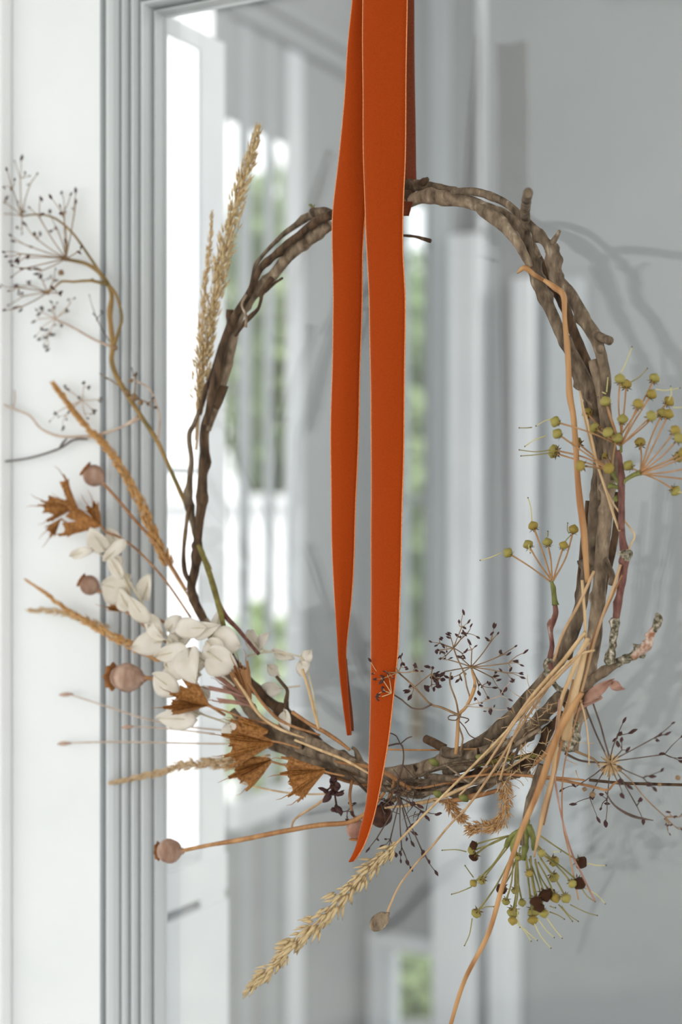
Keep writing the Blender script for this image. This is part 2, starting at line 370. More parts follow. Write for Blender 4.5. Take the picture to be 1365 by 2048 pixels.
# ------------------------------------------------------------------ VELVET RIBBON
rib = thing('velvet_ribbon', P(770, 400, .0), 'long burnt orange velvet ribbon holding up the twig wreath, two loose tails', 'ribbon')
def strip(left, right, dl, dr, bulge=.0, th=.0005, cut=0):
    """left/right: lists of (y, x); dl/dr: depth of left and right edge as functions of y"""
    ys = sorted(set([a for a, _ in left] + [a for a, _ in right])); y0, y1 = ys[0], ys[-1]
    def at(lst, y):
        pts = [(p[0], p[1]) for p in lst]
        for i in range(len(pts) - 1):
            if pts[i][0] <= y <= pts[i+1][0]:
                t = (y - pts[i][0]) / (pts[i+1][0] - pts[i][0])
                m0 = (pts[i+1][1] - pts[max(i-1, 0)][1]) / (pts[i+1][0] - pts[max(i-1, 0)][0]); m1 = (pts[min(i+2, len(pts)-1)][1] - pts[i][1]) / (pts[min(i+2, len(pts)-1)][0] - pts[i][0])
                h = pts[i+1][0] - pts[i][0]
                return (2*t**3 - 3*t*t + 1) * pts[i][1] + (t**3 - 2*t*t + t) * h * m0 + (-2*t**3 + 3*t*t) * pts[i+1][1] + (t**3 - t*t) * h * m1
        return pts[0][1] if y < pts[0][0] else pts[-1][1]
    rows = int((y1 - y0) / 12); nc = 9; vs, fs = [], []
    for i in range(rows + 1):
        y = y0 + (y1 - y0) * i / rows; a = P(at(left, y), y, dl(y)); b = P(at(right, y), y, dr(y))
        for k in range(nc):
            t = k / (nc - 1); yy = cut * t * max(0, (i - rows + 4) / 4)
            v = a.lerp(b, t) + n * (bulge * math.sin(math.pi * t) + .0012 * noise.noise(Vector((t * 1.5, y * .006, 3)))); v.z += yy
            vs.append(v)
    for i in range(rows):
        for k in range(nc - 1):
            q = i * nc + k; fs.append((q, q + 1, q + nc + 1, q + nc))
    el = [vs[i * nc] + n * .0003 for i in range(rows + 1)]; er = [vs[i * nc + nc - 1] + n * .0003 for i in range(rows + 1)]
    return (vs, fs), el, er
def ribbon_part(name, left, right, dl, dr, bulge, edges='lr', label=None, cut=0, m='velvet'):
    g, el, er = strip(left, right, dl, dr, bulge, cut=cut)
    o = obj(name, g, m, rib, label=label, solid=.0009)
    for e, c in ((el, 'l'), (er, 'r')):
        if c in edges: obj('selvedge', sweep(e, [.00042] * len(e), 6), 'selvedge', o)
    return o
sm = lambda a, b: (lambda y: a + (b - a) * min(1, max(0, y / 1700)))
ribbon_part('ribbon_tail', [(-60, 726), (0, 727), (300, 728), (400, 731), (500, 735), (600, 739), (720, 742), (900, 744), (1200, 744), (1400, 743), (1500, 740), (1600, 734), (1660, 722), (1700, 712), (1722, 703)],
            [(-60, 815), (0, 815), (300, 811), (400, 808), (500, 808), (600, 811), (900, 808), (1100, 804), (1200, 801), (1300, 797), (1400, 787), (1500, 775), (1600, 756), (1660, 740), (1700, 724), (1722, 708)],
            sm(.036, .034), sm(.028, .040), .0035, label='front tail of the ribbon, hanging lowest')
ribbon_part('ribbon_tail', [(-60, 710), (0, 706), (100, 697), (200, 690), (300, 681), (400, 669), (450, 666), (600, 667), (700, 667), (840, 663), (1000, 664), (1150, 668), (1300, 678), (1400, 688), (1470, 697)],
            [(-60, 742), (0, 742), (300, 738), (400, 734), (500, 728), (600, 725), (700, 722), (850, 718), (1000, 713), (1100, 710), (1200, 704), (1300, 693), (1350, 694), (1400, 697), (1470, 703)],
            sm(.026, .026), sm(.018, .024), .003, label='shorter tail of the ribbon, hanging on the left')
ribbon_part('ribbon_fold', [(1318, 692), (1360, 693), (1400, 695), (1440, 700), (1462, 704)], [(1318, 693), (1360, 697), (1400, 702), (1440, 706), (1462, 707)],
            sm(.020, .020), sm(.014, .018), .0, edges='', m='velvet_back_shaded', label='turned back underside of the shorter tail')
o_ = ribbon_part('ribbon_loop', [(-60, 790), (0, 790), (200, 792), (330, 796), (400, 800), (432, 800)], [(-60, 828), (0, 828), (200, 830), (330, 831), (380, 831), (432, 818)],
            lambda y: .004 + .0 * y, lambda y: -.012 + (.024 if y > 380 else 0) * min(1, (y - 380) / 40), .0, edges='', m='velvet_back_shaded', label='back strand of the ribbon, in shade')

# ------------------------------------------------------------------ TWIG WREATH
wre = thing('twig_wreath', P(810, 1540, 0), 'round wreath woven from bare brown twigs, hanging on the orange ribbon', 'wreath')
def twig(path, r, d, m='bark', kn=4, sides=14, name='twig', rough=.075, parent=None, wob=.0006, step=6):
    return obj(name, tube_px(path, r, d, sides, step, rough, kn, wob), m, parent or wre)
t1 = twig([(798, 412), (815, 404), (843, 394), (885, 396), (931, 404), (977, 418), (1019, 436), (1040, 454), (1058, 480), (1075, 515)], [11, 13, 13, 13, 12, 12, 11, 10, 10, 9], .0, 'bark_pale', 5)
twig([(798, 378), (815, 373), (843, 372), (871, 376), (900, 383), (935, 396), (970, 412), (1004, 436), (1030, 462)], [10, 12, 11, 10, 9, 8, 8, 8, 7], -.006)
t3 = twig([(905, 384), (925, 381), (949, 383), (977, 390), (1009, 404), (1040, 429), (1068, 457), (1089, 482), (1103, 500), (1106, 527), (1117, 559), (1135, 580), (1156, 612), (1170, 640), (1188, 668), (1198, 694), (1207, 724), (1213, 759), (1212, 800), (1218, 850), (1224, 900), (1230, 960)],
          [6, 7, 8, 8, 8, 8, 9, 10, 12, 13, 13, 13, 13, 13, 14, 12, 11, 11, 10, 10, 9, 9], .008, 'bark', 9)
twig([(1096, 500, .008), (1108, 481, .010), (1119, 462, .014)], [9, 6, 3.5], .01, 'bark', 0, name='twig_stub', parent=t3)
twig([(1184, 664, .008), (1203, 674, .012), (1221, 681, .016)], [10, 9, 9], .01, 'bark', 0, name='twig_stub', parent=t3)
twig([(1200, 700, .012), (1203, 695, .022)], [8, 7], .01, 'bark_pale', 0, name='twig_stub', parent=t3)
twig([(1056, 385, .085), (1053, 405, .05), (1051, 432, .016), (1053, 468, .004), (1060, 506, .002), (1070, 538, .002), (1083, 580, .0), (1103, 619, .002), (1117, 654, .004), (1131, 684, .004), (1153, 724, .004), (1172, 759, .002), (1190, 800, 0), (1200, 850, -.004), (1206, 905, -.004), (1208, 960, 0), (1207, 1000, 0)],
     [10, 10, 10, 10, 12, 13, 13, 12, 12, 12, 13, 13, 14, 14, 13, 12, 10], 0, 'bark', 7)
twig([(952, 412), (966, 423), (1005, 448), (1026, 471), (1040, 492), (1050, 512), (1060, 535)], [6, 9, 11, 11, 10, 9, 6], .010, 'bark_pale', 3)
twig([(1060, 490), (1082, 527), (1096, 559), (1117, 587), (1133, 619), (1146, 657), (1160, 693), (1174, 724), (1191, 759), (1200, 800), (1206, 850)], 10, -.010, 'bark_dark', 4)
twig([(1036, 545, .012), (1050, 535, .014), (1070, 549, .01), (1090, 562, .004)], [2, 6, 4, 4], 0, 'straw_orange', 1, 8, name='twig_stub')
# right side
twig([(1140, 700), (1149, 730), (1166, 765), (1183, 797), (1191, 835), (1197, 875), (1201, 914), (1197, 956), (1193, 1000), (1188, 1040), (1185, 1080), (1181, 1115), (1170, 1165), (1160, 1225), (1139, 1278), (1114, 1329), (1086, 1366), (1055, 1400), (1033, 1425), (1002, 1453), (971, 1480), (930, 1500)],
     [9, 12, 13, 14, 14, 13, 13, 12, 12, 12, 12, 12, 12, 13, 14, 14, 14, 14, 14, 14, 14, 12], -.006, 'bark', 10)
t5 = twig([(1186, 720), (1200, 762), (1208, 801), (1214, 845), (1219, 890), (1221, 942), (1216, 990), (1211, 1042), (1206, 1105), (1200, 1167), (1193, 1229), (1190, 1276), (1183, 1323), (1174, 1372), (1160, 1416), (1149, 1465), (1143, 1500)],
     [10, 12, 13, 13, 13, 13, 13, 14, 14, 13, 13, 15, 13, 13, 12, 12, 14], .006, 'bark_pale', 9)
twig([(1206, 1110, .006), (1216, 1132, .008), (1225, 1152, .01), (1222, 1170, .012)], [9, 8, 6, 5], 0, 'bark', 1, name='twig_stub', parent=t5)
twig([(1238, 985), (1234, 1040), (1226, 1100), (1212, 1160), (1204, 1210), (1197, 1260)], [7, 7, 7, 6, 6, 5], -.012, 'bark_dark', 3)
twig([(1176, 1000), (1170, 1060), (1163, 1130), (1158, 1200), (1150, 1260), (1140, 1320)], [4, 5, 6, 6, 6, 5], -.012, 'bark_dark', 2)
twig([(1135, 1380), (1108, 1410), (1085, 1432), (1062, 1458), (1036, 1480), (1004, 1500), (972, 1516), (935, 1530), (890, 1545)], [10, 13, 13, 13, 13, 12, 12, 11, 9], .004, 'bark', 6)
t6 = twig([(1128, 1425), (1100, 1460), (1080, 1500), (1050, 1530), (1015, 1546), (980, 1550), (940, 1556), (900, 1568), (850, 1578), (800, 1572), (760, 1560)], [7, 9, 10, 11, 12, 12, 12, 12, 10, 9, 8], -.008, 'bark_dark', 6)
twig([(1158, 1416, .006), (1146, 1452, .008), (1138, 1482, .01), (1136, 1502, .012)], [9, 12, 17, 12], 0, 'lichen', 2, rough=.2)
# bottom
twig([(985, 1500), (946, 1512), (915, 1518), (869, 1530), (832, 1541), (792, 1548), (742, 1546), (708, 1529), (668, 1515), (631, 1503), (591, 1488), (554, 1470), (523, 1448), (502, 1422), (478, 1392), (455, 1350), (436, 1310), (425, 1270), (410, 1240)],
     [12, 13, 13, 14, 15, 15, 15, 15, 14, 14, 13, 13, 12, 11, 10, 10, 9, 9, 8], .004, 'bark_pale', 8)
twig([(900, 1572), (850, 1566), (800, 1566), (742, 1560), (692, 1551), (646, 1530), (585, 1504), (538, 1487), (500, 1462), (465, 1420)], [8, 10, 11, 12, 12, 11, 11, 10, 9, 7], -.004, 'bark_pale', 5)
twig([(650, 1500), (622, 1466), (585, 1436), (540, 1404), (508, 1374), (477, 1340), (455, 1300), (438, 1262)], [8, 9, 10, 10, 10, 9, 8, 7], -.008, 'bark_dark', 6)
twig([(1000, 1560), (960, 1578), (920, 1590), (880, 1580), (830, 1590), (780, 1578), (730, 1576)], [5, 8, 9, 7, 7, 7, 5], .0, 'bark', 5)
twig([(1060, 1545), (1010, 1556), (960, 1560), (900, 1556), (850, 1552)], [5, 6, 7, 7, 5], .014, 'bark', 3)
twig([(560, 1448), (600, 1470), (650, 1496), (700, 1520), (730, 1530)], [6, 9, 8, 7, 4], .014, 'bark_pale', 4)
twig([(852, 1478, .008), (870, 1487, .01), (892, 1497, .008)], [8.5, 9, 9], 0, 'bark_dark', 0, name='twig_stub', rough=.05)
twig([(884, 1500), (905, 1508), (925, 1503)], [7, 11, 8], .012, 'bark', 2, name='twig_stub')
twig([(553, 1354), (567, 1370), (575, 1381), (573, 1402), (575, 1424)], [3, 3.5, 3.5, 4, 5], .008, 'bark_dark', 1, 8, name='twig_stub')
twig([(720, 1525), (712, 1500), (705, 1495)], [9, 4, 3], .004, 'bark_pale', 0, name='twig_stub')
ring = [(1125, 1400), (1075, 1445), (1020, 1500), (960, 1535), (895, 1550), (830, 1560), (760, 1562), (690, 1545), (620, 1515), (560, 1485)]
for k in range(22):
    i0 = random.randint(0, 7); o1, o2, o3 = U(-26, 30), U(-26, 30), U(-26, 34); a, b, c = ring[i0], ring[i0 + 1], ring[i0 + 2]
    rr_ = U(1.8, 4.2); dp = U(-.012, .020)
    twig([(a[0] + U(-20, 20), a[1] + o1, dp), (b[0], b[1] + o2, dp + .004), (c[0] + U(-20, 20), c[1] + o3, dp)], [rr_, rr_ * 1.1, rr_ * .6], dp, random.choice(['bark', 'bark_dark', 'bark_dark', 'straw_brown', 'bark_pale']), 1, 7, step=12)
for k in range(9):
    i0 = random.randint(0, 8); a = ring[i0]; x, y = a[0] + U(-15, 15), a[1] + random.choice([-16, 18]); g_ = -1 if y < a[1] else 1
    twig([(x, y - g_ * 10, .004), (x + U(-5, 5), y + g_ * 4, .008), (x + U(-12, 12), y + g_ * U(12, 22), .012)], [5, 3.6, 2.4], .004, 'bark_dark', 0, 7, name='twig_stub')
# left side
twig([(445, 770), (432, 807), (417, 836), (409, 868), (409, 915), (406, 960), (404, 993), (400, 1038), (397, 1072), (396, 1100), (390, 1139), (383, 1173), (388, 1200), (400, 1224), (415, 1250), (432, 1280)],
     [12, 11, 11, 10, 10, 10, 11, 9, 8, 9, 9, 9, 9, 9, 8, 7], 0, 'bark_dark', 7)
twig([(400, 820), (388, 850), (379, 870), (383, 915), (379, 960), (377, 1005), (388, 1050), (397, 1085)], [4, 5, 5, 5, 6, 8, 6, 5], -.004, 'bark', 3)
twig([(380, 1010), (374, 1040), (368, 1094), (370, 1139), (379, 1162), (388, 1180)], [4, 3.5, 3.5, 5, 4, 3], .004, 'bark_dark', 2, 10)
twig([(660, 447), (633, 468), (604, 489), (576, 515), (547, 549), (518, 577), (488, 615), (472, 657), (457, 716), (440, 776), (428, 820), (414, 860)], [13, 13, 13, 12, 11, 11, 10, 10, 11, 11, 10, 8], .0, 'bark_pale', 6)
twig([(664, 430), (633, 443), (600, 470), (576, 487), (551, 511), (520, 540), (500, 584), (474, 628), (452, 674), (438, 733), (424, 790), (412, 850)], [9, 9, 8, 8, 7, 7, 7, 8, 8, 9, 8, 6], .008, 'bark_dark', 6)
twig([(664, 428), (645, 424), (621, 431), (589, 454), (563, 473), (539, 496), (514, 528), (505, 566), (498, 600), (478, 640)], [8, 10, 7, 6, 5, 4, 4, 5, 5, 4], -.006, 'bark', 5)
twig([(545, 556), (526, 582), (523, 600), (517, 618), (500, 634), (486, 650), (470, 672)], [6, 4, 3.5, 3.5, 5, 4, 3], .012, 'bark_dark', 1, 8)
twig([(530, 582, .004), (547, 568, .008), (566, 557, .012)], [5, 3, 2.5], 0, 'bark_dark', 0, 8, name='twig_stub')
twig([(494, 590), (484, 612), (493, 632), (492, 655)], [3, 2.5, 2.5, 3], .018, 'bark_pale', 0, 8)
twig([(460, 620), (458, 655), (440, 700), (426, 745), (413, 777), (400, 830)], [8, 6, 6, 6, 5, 4], -.008, 'bark_dark', 3)
twig([(650, 428), (634, 420), (622, 412)], [5, 3, 2], -.004, 'bark_pale', 0, 8, name='twig_stub')
obj('bud', join(tube_px([(626, 416), (622, 410), (618, 410)], [2, 3, 1], -.004, 6, 3), tube_px([(626, 416), (630, 409)], [2, 1], -.004, 6, 3)), 'sprig_green', wre, label='tiny green bud')
# stem of dill running into the ring, and thin strands woven around it
for path, r, d, m in (([(397, 1090), (410, 1120), (424, 1160), (437, 1207), (446, 1250), (455, 1290)], [4, 5, 6, 6, 5, 4], .010, 'bark_green'),
                      ([(405, 1100), (420, 1150), (432, 1190), (452, 1232), (480, 1262), (518, 1308)], [3, 4, 4, 5, 4, 3.5], .006, 'bark_red'),
                      ([(940, 1530), (985, 1524), (1030, 1515), (1075, 1510)], [4, 5, 5, 3], .014, 'bark_green'),
                      ([(880, 1604), (920, 1600), (960, 1590), (1000, 1580)], [3, 5, 5, 4], .012, 'straw_brown')):
    twig(path, r, d, m, 1, 8)
for (x, y, r) in ((815, 392, 12), (812, 372, 10), (850, 362, 7)):
    twig([(x - 8, y + 4), (x, y), (x + 8, y - 5)], [r * .6, r, r * .6], .0, 'bark_dark', 2, 8, name='twig_stub', rough=.35)
for (x, y) in ((868, 1524), (876, 1588), (928, 1596), (962, 1516)):
    obj('bud', tube_px([(x - 9, y - 4), (x, y), (x + 9, y + 5)], [3, 8, 4], .018, 8, 3, .1), 'sprig_green', wre, label='green bud')

# ------------------------------------------------------------------ seeds, umbels
def ovoid(lx, ln, ns=7, nr=6, rough=.0, lobes=0):
    vs, fs = [], []
    for i in range(nr + 1):
        t = i / nr; z = ln * (t - .5); r = lx * math.sin(math.pi * min(max(t, .03), .97)) ** .8
        for k in range(ns):
            a = 2 * math.pi * k / ns; q = 1 + rough * U(-1, 1) + (lobes and .05 * math.cos(lobes * a))
            vs.append(Vector((math.cos(a) * r * q, math.sin(a) * r * q, z)))
    for i in range(nr):
        for k in range(ns):
            a, b = i * ns + k, i * ns + (k + 1) % ns; fs.append((a, b, b + ns, a + ns))
    fs.append(tuple(range(ns))[::-1]); fs.append(tuple(range(nr * ns, (nr + 1) * ns)))
    return vs, fs
SEED = mesh_only('seed', ovoid(.42, 1.5, 6, 5, .12), 'seed'); SEEDG = mesh_only('seed', ovoid(.42, 1.5, 6, 5, .12), 'seed_grey')
KNOT = mesh_only('knot', ovoid(.5, 1.0, 8, 6, .15), 'dill')
def umbel_rays(parent, hub, tips, d, m, seed=SEED, rr=1.3, spread=.03, seedr=5.5, bend=.1, nseed=None, hubd=None, split=.74, per=3):
    """hub (x, y); tips [(x, y) ...] gathered into rays that fork near their end; one part per ray with its seeds beneath it"""
    hd = hubd if hubd is not None else d; seedr *= 1.45
    T_ = sorted(tips, key=lambda p: math.atan2(p[1] - hub[1], p[0] - hub[0])); groups = []
    ang = lambda p: math.atan2(p[1] - hub[1], p[0] - hub[0]); ln = lambda p: math.hypot(p[0] - hub[0], p[1] - hub[1])
    for p in T_:
        g = next((g for g in groups if len(g) < per and abs(ang(p) - ang(g[0])) < .55 and .6 < (ln(p) + 1) / (ln(g[0]) + 1) < 1.6 and math.hypot(p[0] - g[0][0], p[1] - g[0][1]) < 62), None)
        if g: g.append(p)
        else: groups.append([p])
    for g_ in groups:
        mx = sum(p[0] for p in g_) / len(g_); my = sum(p[1] for p in g_) / len(g_); dd = max(-.013 if min(mx, hub[0]) < 345 else -.045, d + U(-spread, spread))
        dx, dy = mx - hub[0], my - hub[1]; L = math.hypot(dx, dy) + 1e-6; nx, ny = -dy / L, dx / L; bb = U(-bend, bend) * L; sp = max(split, 1 - 34 / L)
        k = (hub[0] + dx * sp + nx * bb, hub[1] + dy * sp + ny * bb)
        g = [tube_px([(hub[0], hub[1], hd), ((hub[0] + k[0]) / 2 + nx * bb * .3, (hub[1] + k[1]) / 2 + ny * bb * .3, (hd + dd) / 2), (k[0], k[1], dd)], [rr * 1.1, rr * .9, rr], d, 5, 14)]
        ends = []
        pts = [(p[0], p[1]) for p in g_] + [(k[0] + U(-13, 13), k[1] + U(-13, 13))]
        for (ex, ey) in pts:
            ed = dd + U(-.004, .004); g.append(tube_px([(k[0], k[1], dd), ((k[0] + ex) / 2 + U(-3, 3), (k[1] + ey) / 2 + U(-3, 3), ed), (ex, ey, ed)], [rr * .9, rr * .7, rr * .65], d, 4, 12)); ends.append((ex, ey, ed))
        ray = obj('ray', join(*g), m, parent)
        for (ex, ey, ed) in ends:
            dr = (P(ex, ey, ed) - P(k[0], k[1], dd)) + Vector((U(-1, 1), U(-1, 1), U(-1, 1))) * .003
            for _ in range(1 if R() < .6 else 2):
                q = P(ex + (U(-4, 4) if _ else 0), ey + (U(-4, 4) if _ else 0), ed); z_ = PR(seedr * U(.6, 1.25), ex, ed); inst('seed', seed, ray, q, dr + Vector((U(-1, 1), 0, U(-1, 1))) * .002, (z_, z_ * .7, z_))
def knot(parent, x, y, d, r, m=None):
    o = inst('knot', KNOT, parent, P(x, y, d), (U(-1, 1), U(-1, 1), 1), (PR(r, x, d) * 1.6,) * 3); return o

z1 = Z(0, 280, .293)
dl = thing('umbel_branch', P(397, 1090, 0), 'tall olive brown branch with four spidery dark seed umbels, reaching to the upper left corner', 'dried flower')
D = -.012
main = z1((1070, 2048), (960, 1880), (870, 1740), (790, 1600), (762, 1500), (770, 1400), (750, 1200), (762, 1050), (700, 930), (600, 850), (460, 815))
obj('stem', tube_px([(420, 1140), (400, 1094), (384, 1045), (368, 1000), (330, 915)] + main, [5, 4.5, 4, 4, 4, 4.5, 4.5, 5, 5, 5, 5, 5, 4.5, 4.5, 4, 3.5], D, 8, 8, .08, 4), 'dill_green', dl)
obj('side_stem', tube_px(z1((780, 1400), (815, 1290), (832, 1200), (790, 1050), (720, 960), (600, 780), (500, 640), (400, 550), (320, 515), (240, 508), (150, 520)), [4, 3.5, 3, 3, 3, 2.6, 2.4, 2.2, 2, 2, 2], D + .006, 6, 9), 'dill_green', dl)
obj('side_stem', tube_px(z1((725, 985), (620, 960), (500, 968), (420, 965), (370, 1010), (320, 1040)), [3.5, 3, 2.5, 2.5, 2, 2], D + .008, 6, 9), 'dill_green', dl)
obj('side_stem', tube_px(z1((770, 1415), (640, 1360), (480, 1270), (380, 1225)), [3, 2.4, 2, 2], D, 6, 9), 'dill_pale', dl)
obj('side_stem', tube_px(z1((1080, 2048), (1090, 1900), (1060, 1780), (1010, 1690), (900, 1630)), [2.4, 2.2, 2, 2, 2], D, 6, 9), 'dill_pale', dl)
obj('side_stem', tube_px(z1((940, 1890), (830, 1960), (700, 2000), (600, 2040)), [3.5, 2.5, 2, 1.6], D, 6, 9), 'dill_pale', dl)
for k, (x, y, r) in enumerate(((230, 695, 8), (208, 562, 6), (185, 560, 5), (268, 795, 11), (255, 785, 9), (281, 806, 7), (132, 517, 8), (122, 545, 8), (95, 585, 6), (44, 432, 3), (261, 762, 6))): knot(dl, x, y, D + .002, r)
umbel_rays(dl, (132, 517), z1((345, 385), (420, 360), (485, 370), (410, 450), (275, 395), (335, 490), (200, 460), (175, 580), (235, 640), (90, 690), (25, 765), (40, 795), (70, 830), (80, 860), (80, 935), (250, 915), (455, 700), (555, 730), (520, 350), (515, 430), (70, 650), (350, 620), (200, 880)), D + .01, 'dill', spread=.03, per=2)
umbel_rays(dl, (44, 432), z1((100, 145), (45, 200), (100, 270), (200, 245), (255, 230), (25, 320), (-20, 350), (-30, 520), (145, 125), (120, 420), (-20, 460), (150, 640)), D + .01, 'dill', rr=1.1, seedr=4.5)
umbel_rays(dl, (95, 585), z1((10, 990), (105, 995), (60, 1030), (150, 1045), (55, 1130), (110, 1140), (200, 970), (380, 880), (410, 1050), (30, 1160), (385, 960), (280, 930)), D, 'dill', seedr=5, per=2)
umbel_rays(dl, (112, 637), z1((280, 1150), (340, 1160), (350, 1105), (390, 1110), (510, 1080), (240, 1340), (360, 1330), (300, 1400), (460, 1170), (230, 1240), (265, 1360), (330, 1430), (420, 1270), (280, 1290), (250, 1160)), -.011, 'dill_pale', SEEDG, 1.0, .003, 5, per=2)
umbel_rays(dl, (165, 800), z1((570, 1660), (540, 1760), (460, 1700), (650, 1850), (400, 1890), (340, 1920), (430, 1960), (600, 1900), (690, 1760), (480, 1840)), -.011, 'dill_pale', SEEDG, 1.0, .003, 5, per=2)
umbel_rays(dl, (268, 795), z1((1010, 1810), (1060, 1830), (930, 1600), (690, 1600), (900, 1560)), D, 'dill', rr=1.6, seedr=4)
umbel_rays(dl, (225, 690), z1((610, 1060), (640, 1190), (700, 1180)), D, 'dill_dark', rr=1.1, seedr=3)

wb = thing('wispy_twig', P(250, 840, -.02), 'thin grey wispy stem bending out past the left edge, below the umbels', 'dried stem')
obj('stem', tube_px([(-20, 796), (26, 817), (59, 831), (82, 857), (117, 872), (161, 873), (205, 868), (258, 848), (282, 836)], [1.5, 2, 2.4, 2.4, 2.6, 2.6, 2.6, 2.4, 2.2], -.012, 6), 'dill_pale', wb)
obj('side_stem', tube_px([(-30, 926), (0, 924), (59, 916), (117, 898), (147, 880), (176, 878)], [1.6, 2, 2.2, 2.4, 2.4, 2.2], -.013, 6), 'seed_grey', wb)
obj('side_stem', tube_px([(118, 898), (126, 886), (134, 877)], [2, 3, 1.5], -.013, 6), 'seed_grey', wb)
obj('side_stem', tube_px([(26, 817), (30, 800), (29, 780)], 1.4, -.012, 5), 'dill_pale', wb)

z5 = Z(700, 1200, .3077)
um = thing('seed_umbel', P(913, 1510, .016), 'dark seeded umbel on thin upright stems, standing on the wreath right of the ribbon', 'dried flower')
obj('stem', tube_px(z5((690, 1000), (700, 880), (710, 750), (760, 690), (812, 560), (800, 480), (790, 435)), [3.5, 3.5, 3.5, 3, 3, 2.4, 2.2], .02, 7, 8, .06, 2), 'straw_orange', um)
obj('side_stem', tube_px(z5((710, 750), (600, 700), (530, 680), (470, 620), (400, 545), (315, 470)), [3, 2.6, 2.4, 2, 2, 1.8], .026, 6, 8), 'dill', um)
obj('side_stem', tube_px(z5((530, 680), (470, 708), (400, 700), (340, 650), (270, 605)), [2, 1.8, 1.6, 1.6, 1.5], .034, 6, 8), 'dill_dark', um)
obj('side_stem', tube_px(z5((708, 745), (690, 650), (652, 545), (658, 470)), [2, 1.8, 1.6, 1.6], .016, 6, 8), 'dill', um)
obj('side_stem', tube_px(z5((720, 980), (735, 900), (710, 820), (710, 750)), 1.8, .02, 6, 8), 'dill', um)
obj('side_stem', tube_px(z5((750, 700), (780, 640), (760, 560), (745, 480), (700, 380), (675, 310)), 1.5, .02, 6, 8), 'dill', um)
obj('tendril', tube_px(z5((705, 750), (650, 752), (642, 775), (690, 782), (712, 760), (760, 768), (775, 780), (750, 800)), 1.3, .022, 5, 6), 'dill_dark', um)
obj('tendril', tube_px(z5((715, 790), (750, 830), (780, 880), (840, 910)), 1.2, .022, 5, 6), 'dill_dark', um)
for x, y, r in z5((790, 435, 5), (530, 680, 4), (712, 752, 5), (812, 560, 4), (315, 470, 3), (750, 480, 4), (675, 312, 3), (270, 605, 4)): knot(um, x, y, .022, r)
umbel_rays(um, z5((790, 435))[0], z5((945, 170), (925, 218), (965, 216), (1140, 340), (1080, 300), (980, 335), (1035, 350), (1080, 400), (1120, 425), (1115, 480), (1125, 505), (970, 520), (950, 470), (590, 380), (720, 370), (860, 565), (900, 635), (990, 605), (840, 600), (560, 480), (820, 300), (775, 268), (660, 500), (725, 515), (1060, 520), (945, 570)), .022, 'dill', rr=1.3, spread=.03)
umbel_rays(um, z5((675, 312))[0], z5((525, 270), (592, 255), (605, 290), (640, 225), (740, 80), (775, 140), (790, 165), (720, 240), (745, 370), (575, 325), (590, 380), (620, 380), (830, 240), (745, 180), (735, 215)), .022, 'dill', rr=1.2, spread=.02, seedr=5)
umbel_rays(um, z5((315, 470))[0], z5((330, 370), (340, 355), (335, 420), (225, 465), (160, 450), (160, 515), (210, 530), (425, 430), (470, 462), (280, 410), (345, 410)), .040, 'dill', rr=1.2, spread=.006, seedr=5)
umbel_rays(um, z5((270, 605))[0], z5((180, 630), (210, 585), (215, 570), (245, 480), (150, 480), (130, 390)), .042, 'straw', rr=1.1, spread=.003, seedr=5)
umbel_rays(um, z5((750, 690))[0], z5((850, 685), (860, 670), (900, 635), (920, 720), (940, 690), (1045, 650), (1060, 525), (1040, 710)), .02, 'dill_pale', rr=1.1, spread=.02, seedr=5)
umbel_rays(um, z5((530, 480))[0], z5((545, 500), (560, 520), (575, 540), (610, 515), (500, 575), (548, 580), (540, 500), (395, 628), (370, 590), (540, 440)), .02, 'dill', rr=1.3, spread=.015, seedr=8)

zr = Z(1050, 1380, .2308)
ur = thing('seed_umbel', P(1165, 1400, .01), 'open dark umbel spreading from a fuzzy hub at the lower right of the wreath', 'dried flower')
obj('stem', tube_px(zr((530, 150), (620, 380), (735, 620)), 1.8, .014, 6), 'dill_dark', ur)
obj('stem', tube_px(zr((595, 120), (660, 310), (700, 460), (745, 610)), 1.8, .018, 6), 'dill_dark', ur)
obj('stem', tube_px(zr((350, 550), (500, 615), (740, 632)), [3, 2.2, 1.6], .01, 6), 'dill_dark', ur)
obj('stem', tube_px(zr((440, 530), (600, 600), (650, 670)), [3, 2.6, 2], .012, 6), 'dill', ur)
umbel_rays(ur, zr((740, 620))[0], zr((865, 262), (930, 365), (840, 430), (825, 380), (1290, 285), (1255, 370), (1180, 385), (1365, 400), (1350, 590), (1110, 750), (1365, 620), (660, 1030), (700, 1165), (640, 1125), (715, 985), (420, 990), (1030, 1140), (330, 860), (910, 840), (895, 515), (850, 915), (1130, 860), (1190, 700)), .014, 'dill_dark', rr=1.3, spread=.035, seedr=6.5, bend=.12)
umbel_rays(ur, zr((1220, 1100))[0], zr((1260, 1250), (1270, 1170), (1365, 1210), (1300, 1100), (1380, 1090)), .012, 'dill', rr=1.2, spread=.003, seedr=5)
obj('ray', tube_px(zr((740, 640), (900, 760), (1050, 940), (1220, 1100)), 1.3, .012, 5), 'dill', ur)
obj('ray', tube_px(zr((700, 880), (780, 1000), (930, 1090), (1115, 1130)), [1.5, 2, 3, 1], .012, 5), 'dill_dark', ur)
fz = [tube_px([(1221, 1527), (1221 + 28 * math.cos(a) * U(.5, 1), 1530 + 28 * math.sin(a) * U(.5, 1), .014 + U(-.01, .01))], [1.4, .8], .014, 4, 8) for a in [U(0, 6.28) for _ in range(60)]]
obj('bracts', join(*fz), 'straw', ur, kind='stuff')
for x, y, r in zr((740, 632, 6), (590, 905, 8), (520, 860, 6), (820, 680, 9), (680, 690, 7), (1330, 760, 7), (1170, 820, 5)): knot(ur, x, y, .014, r)

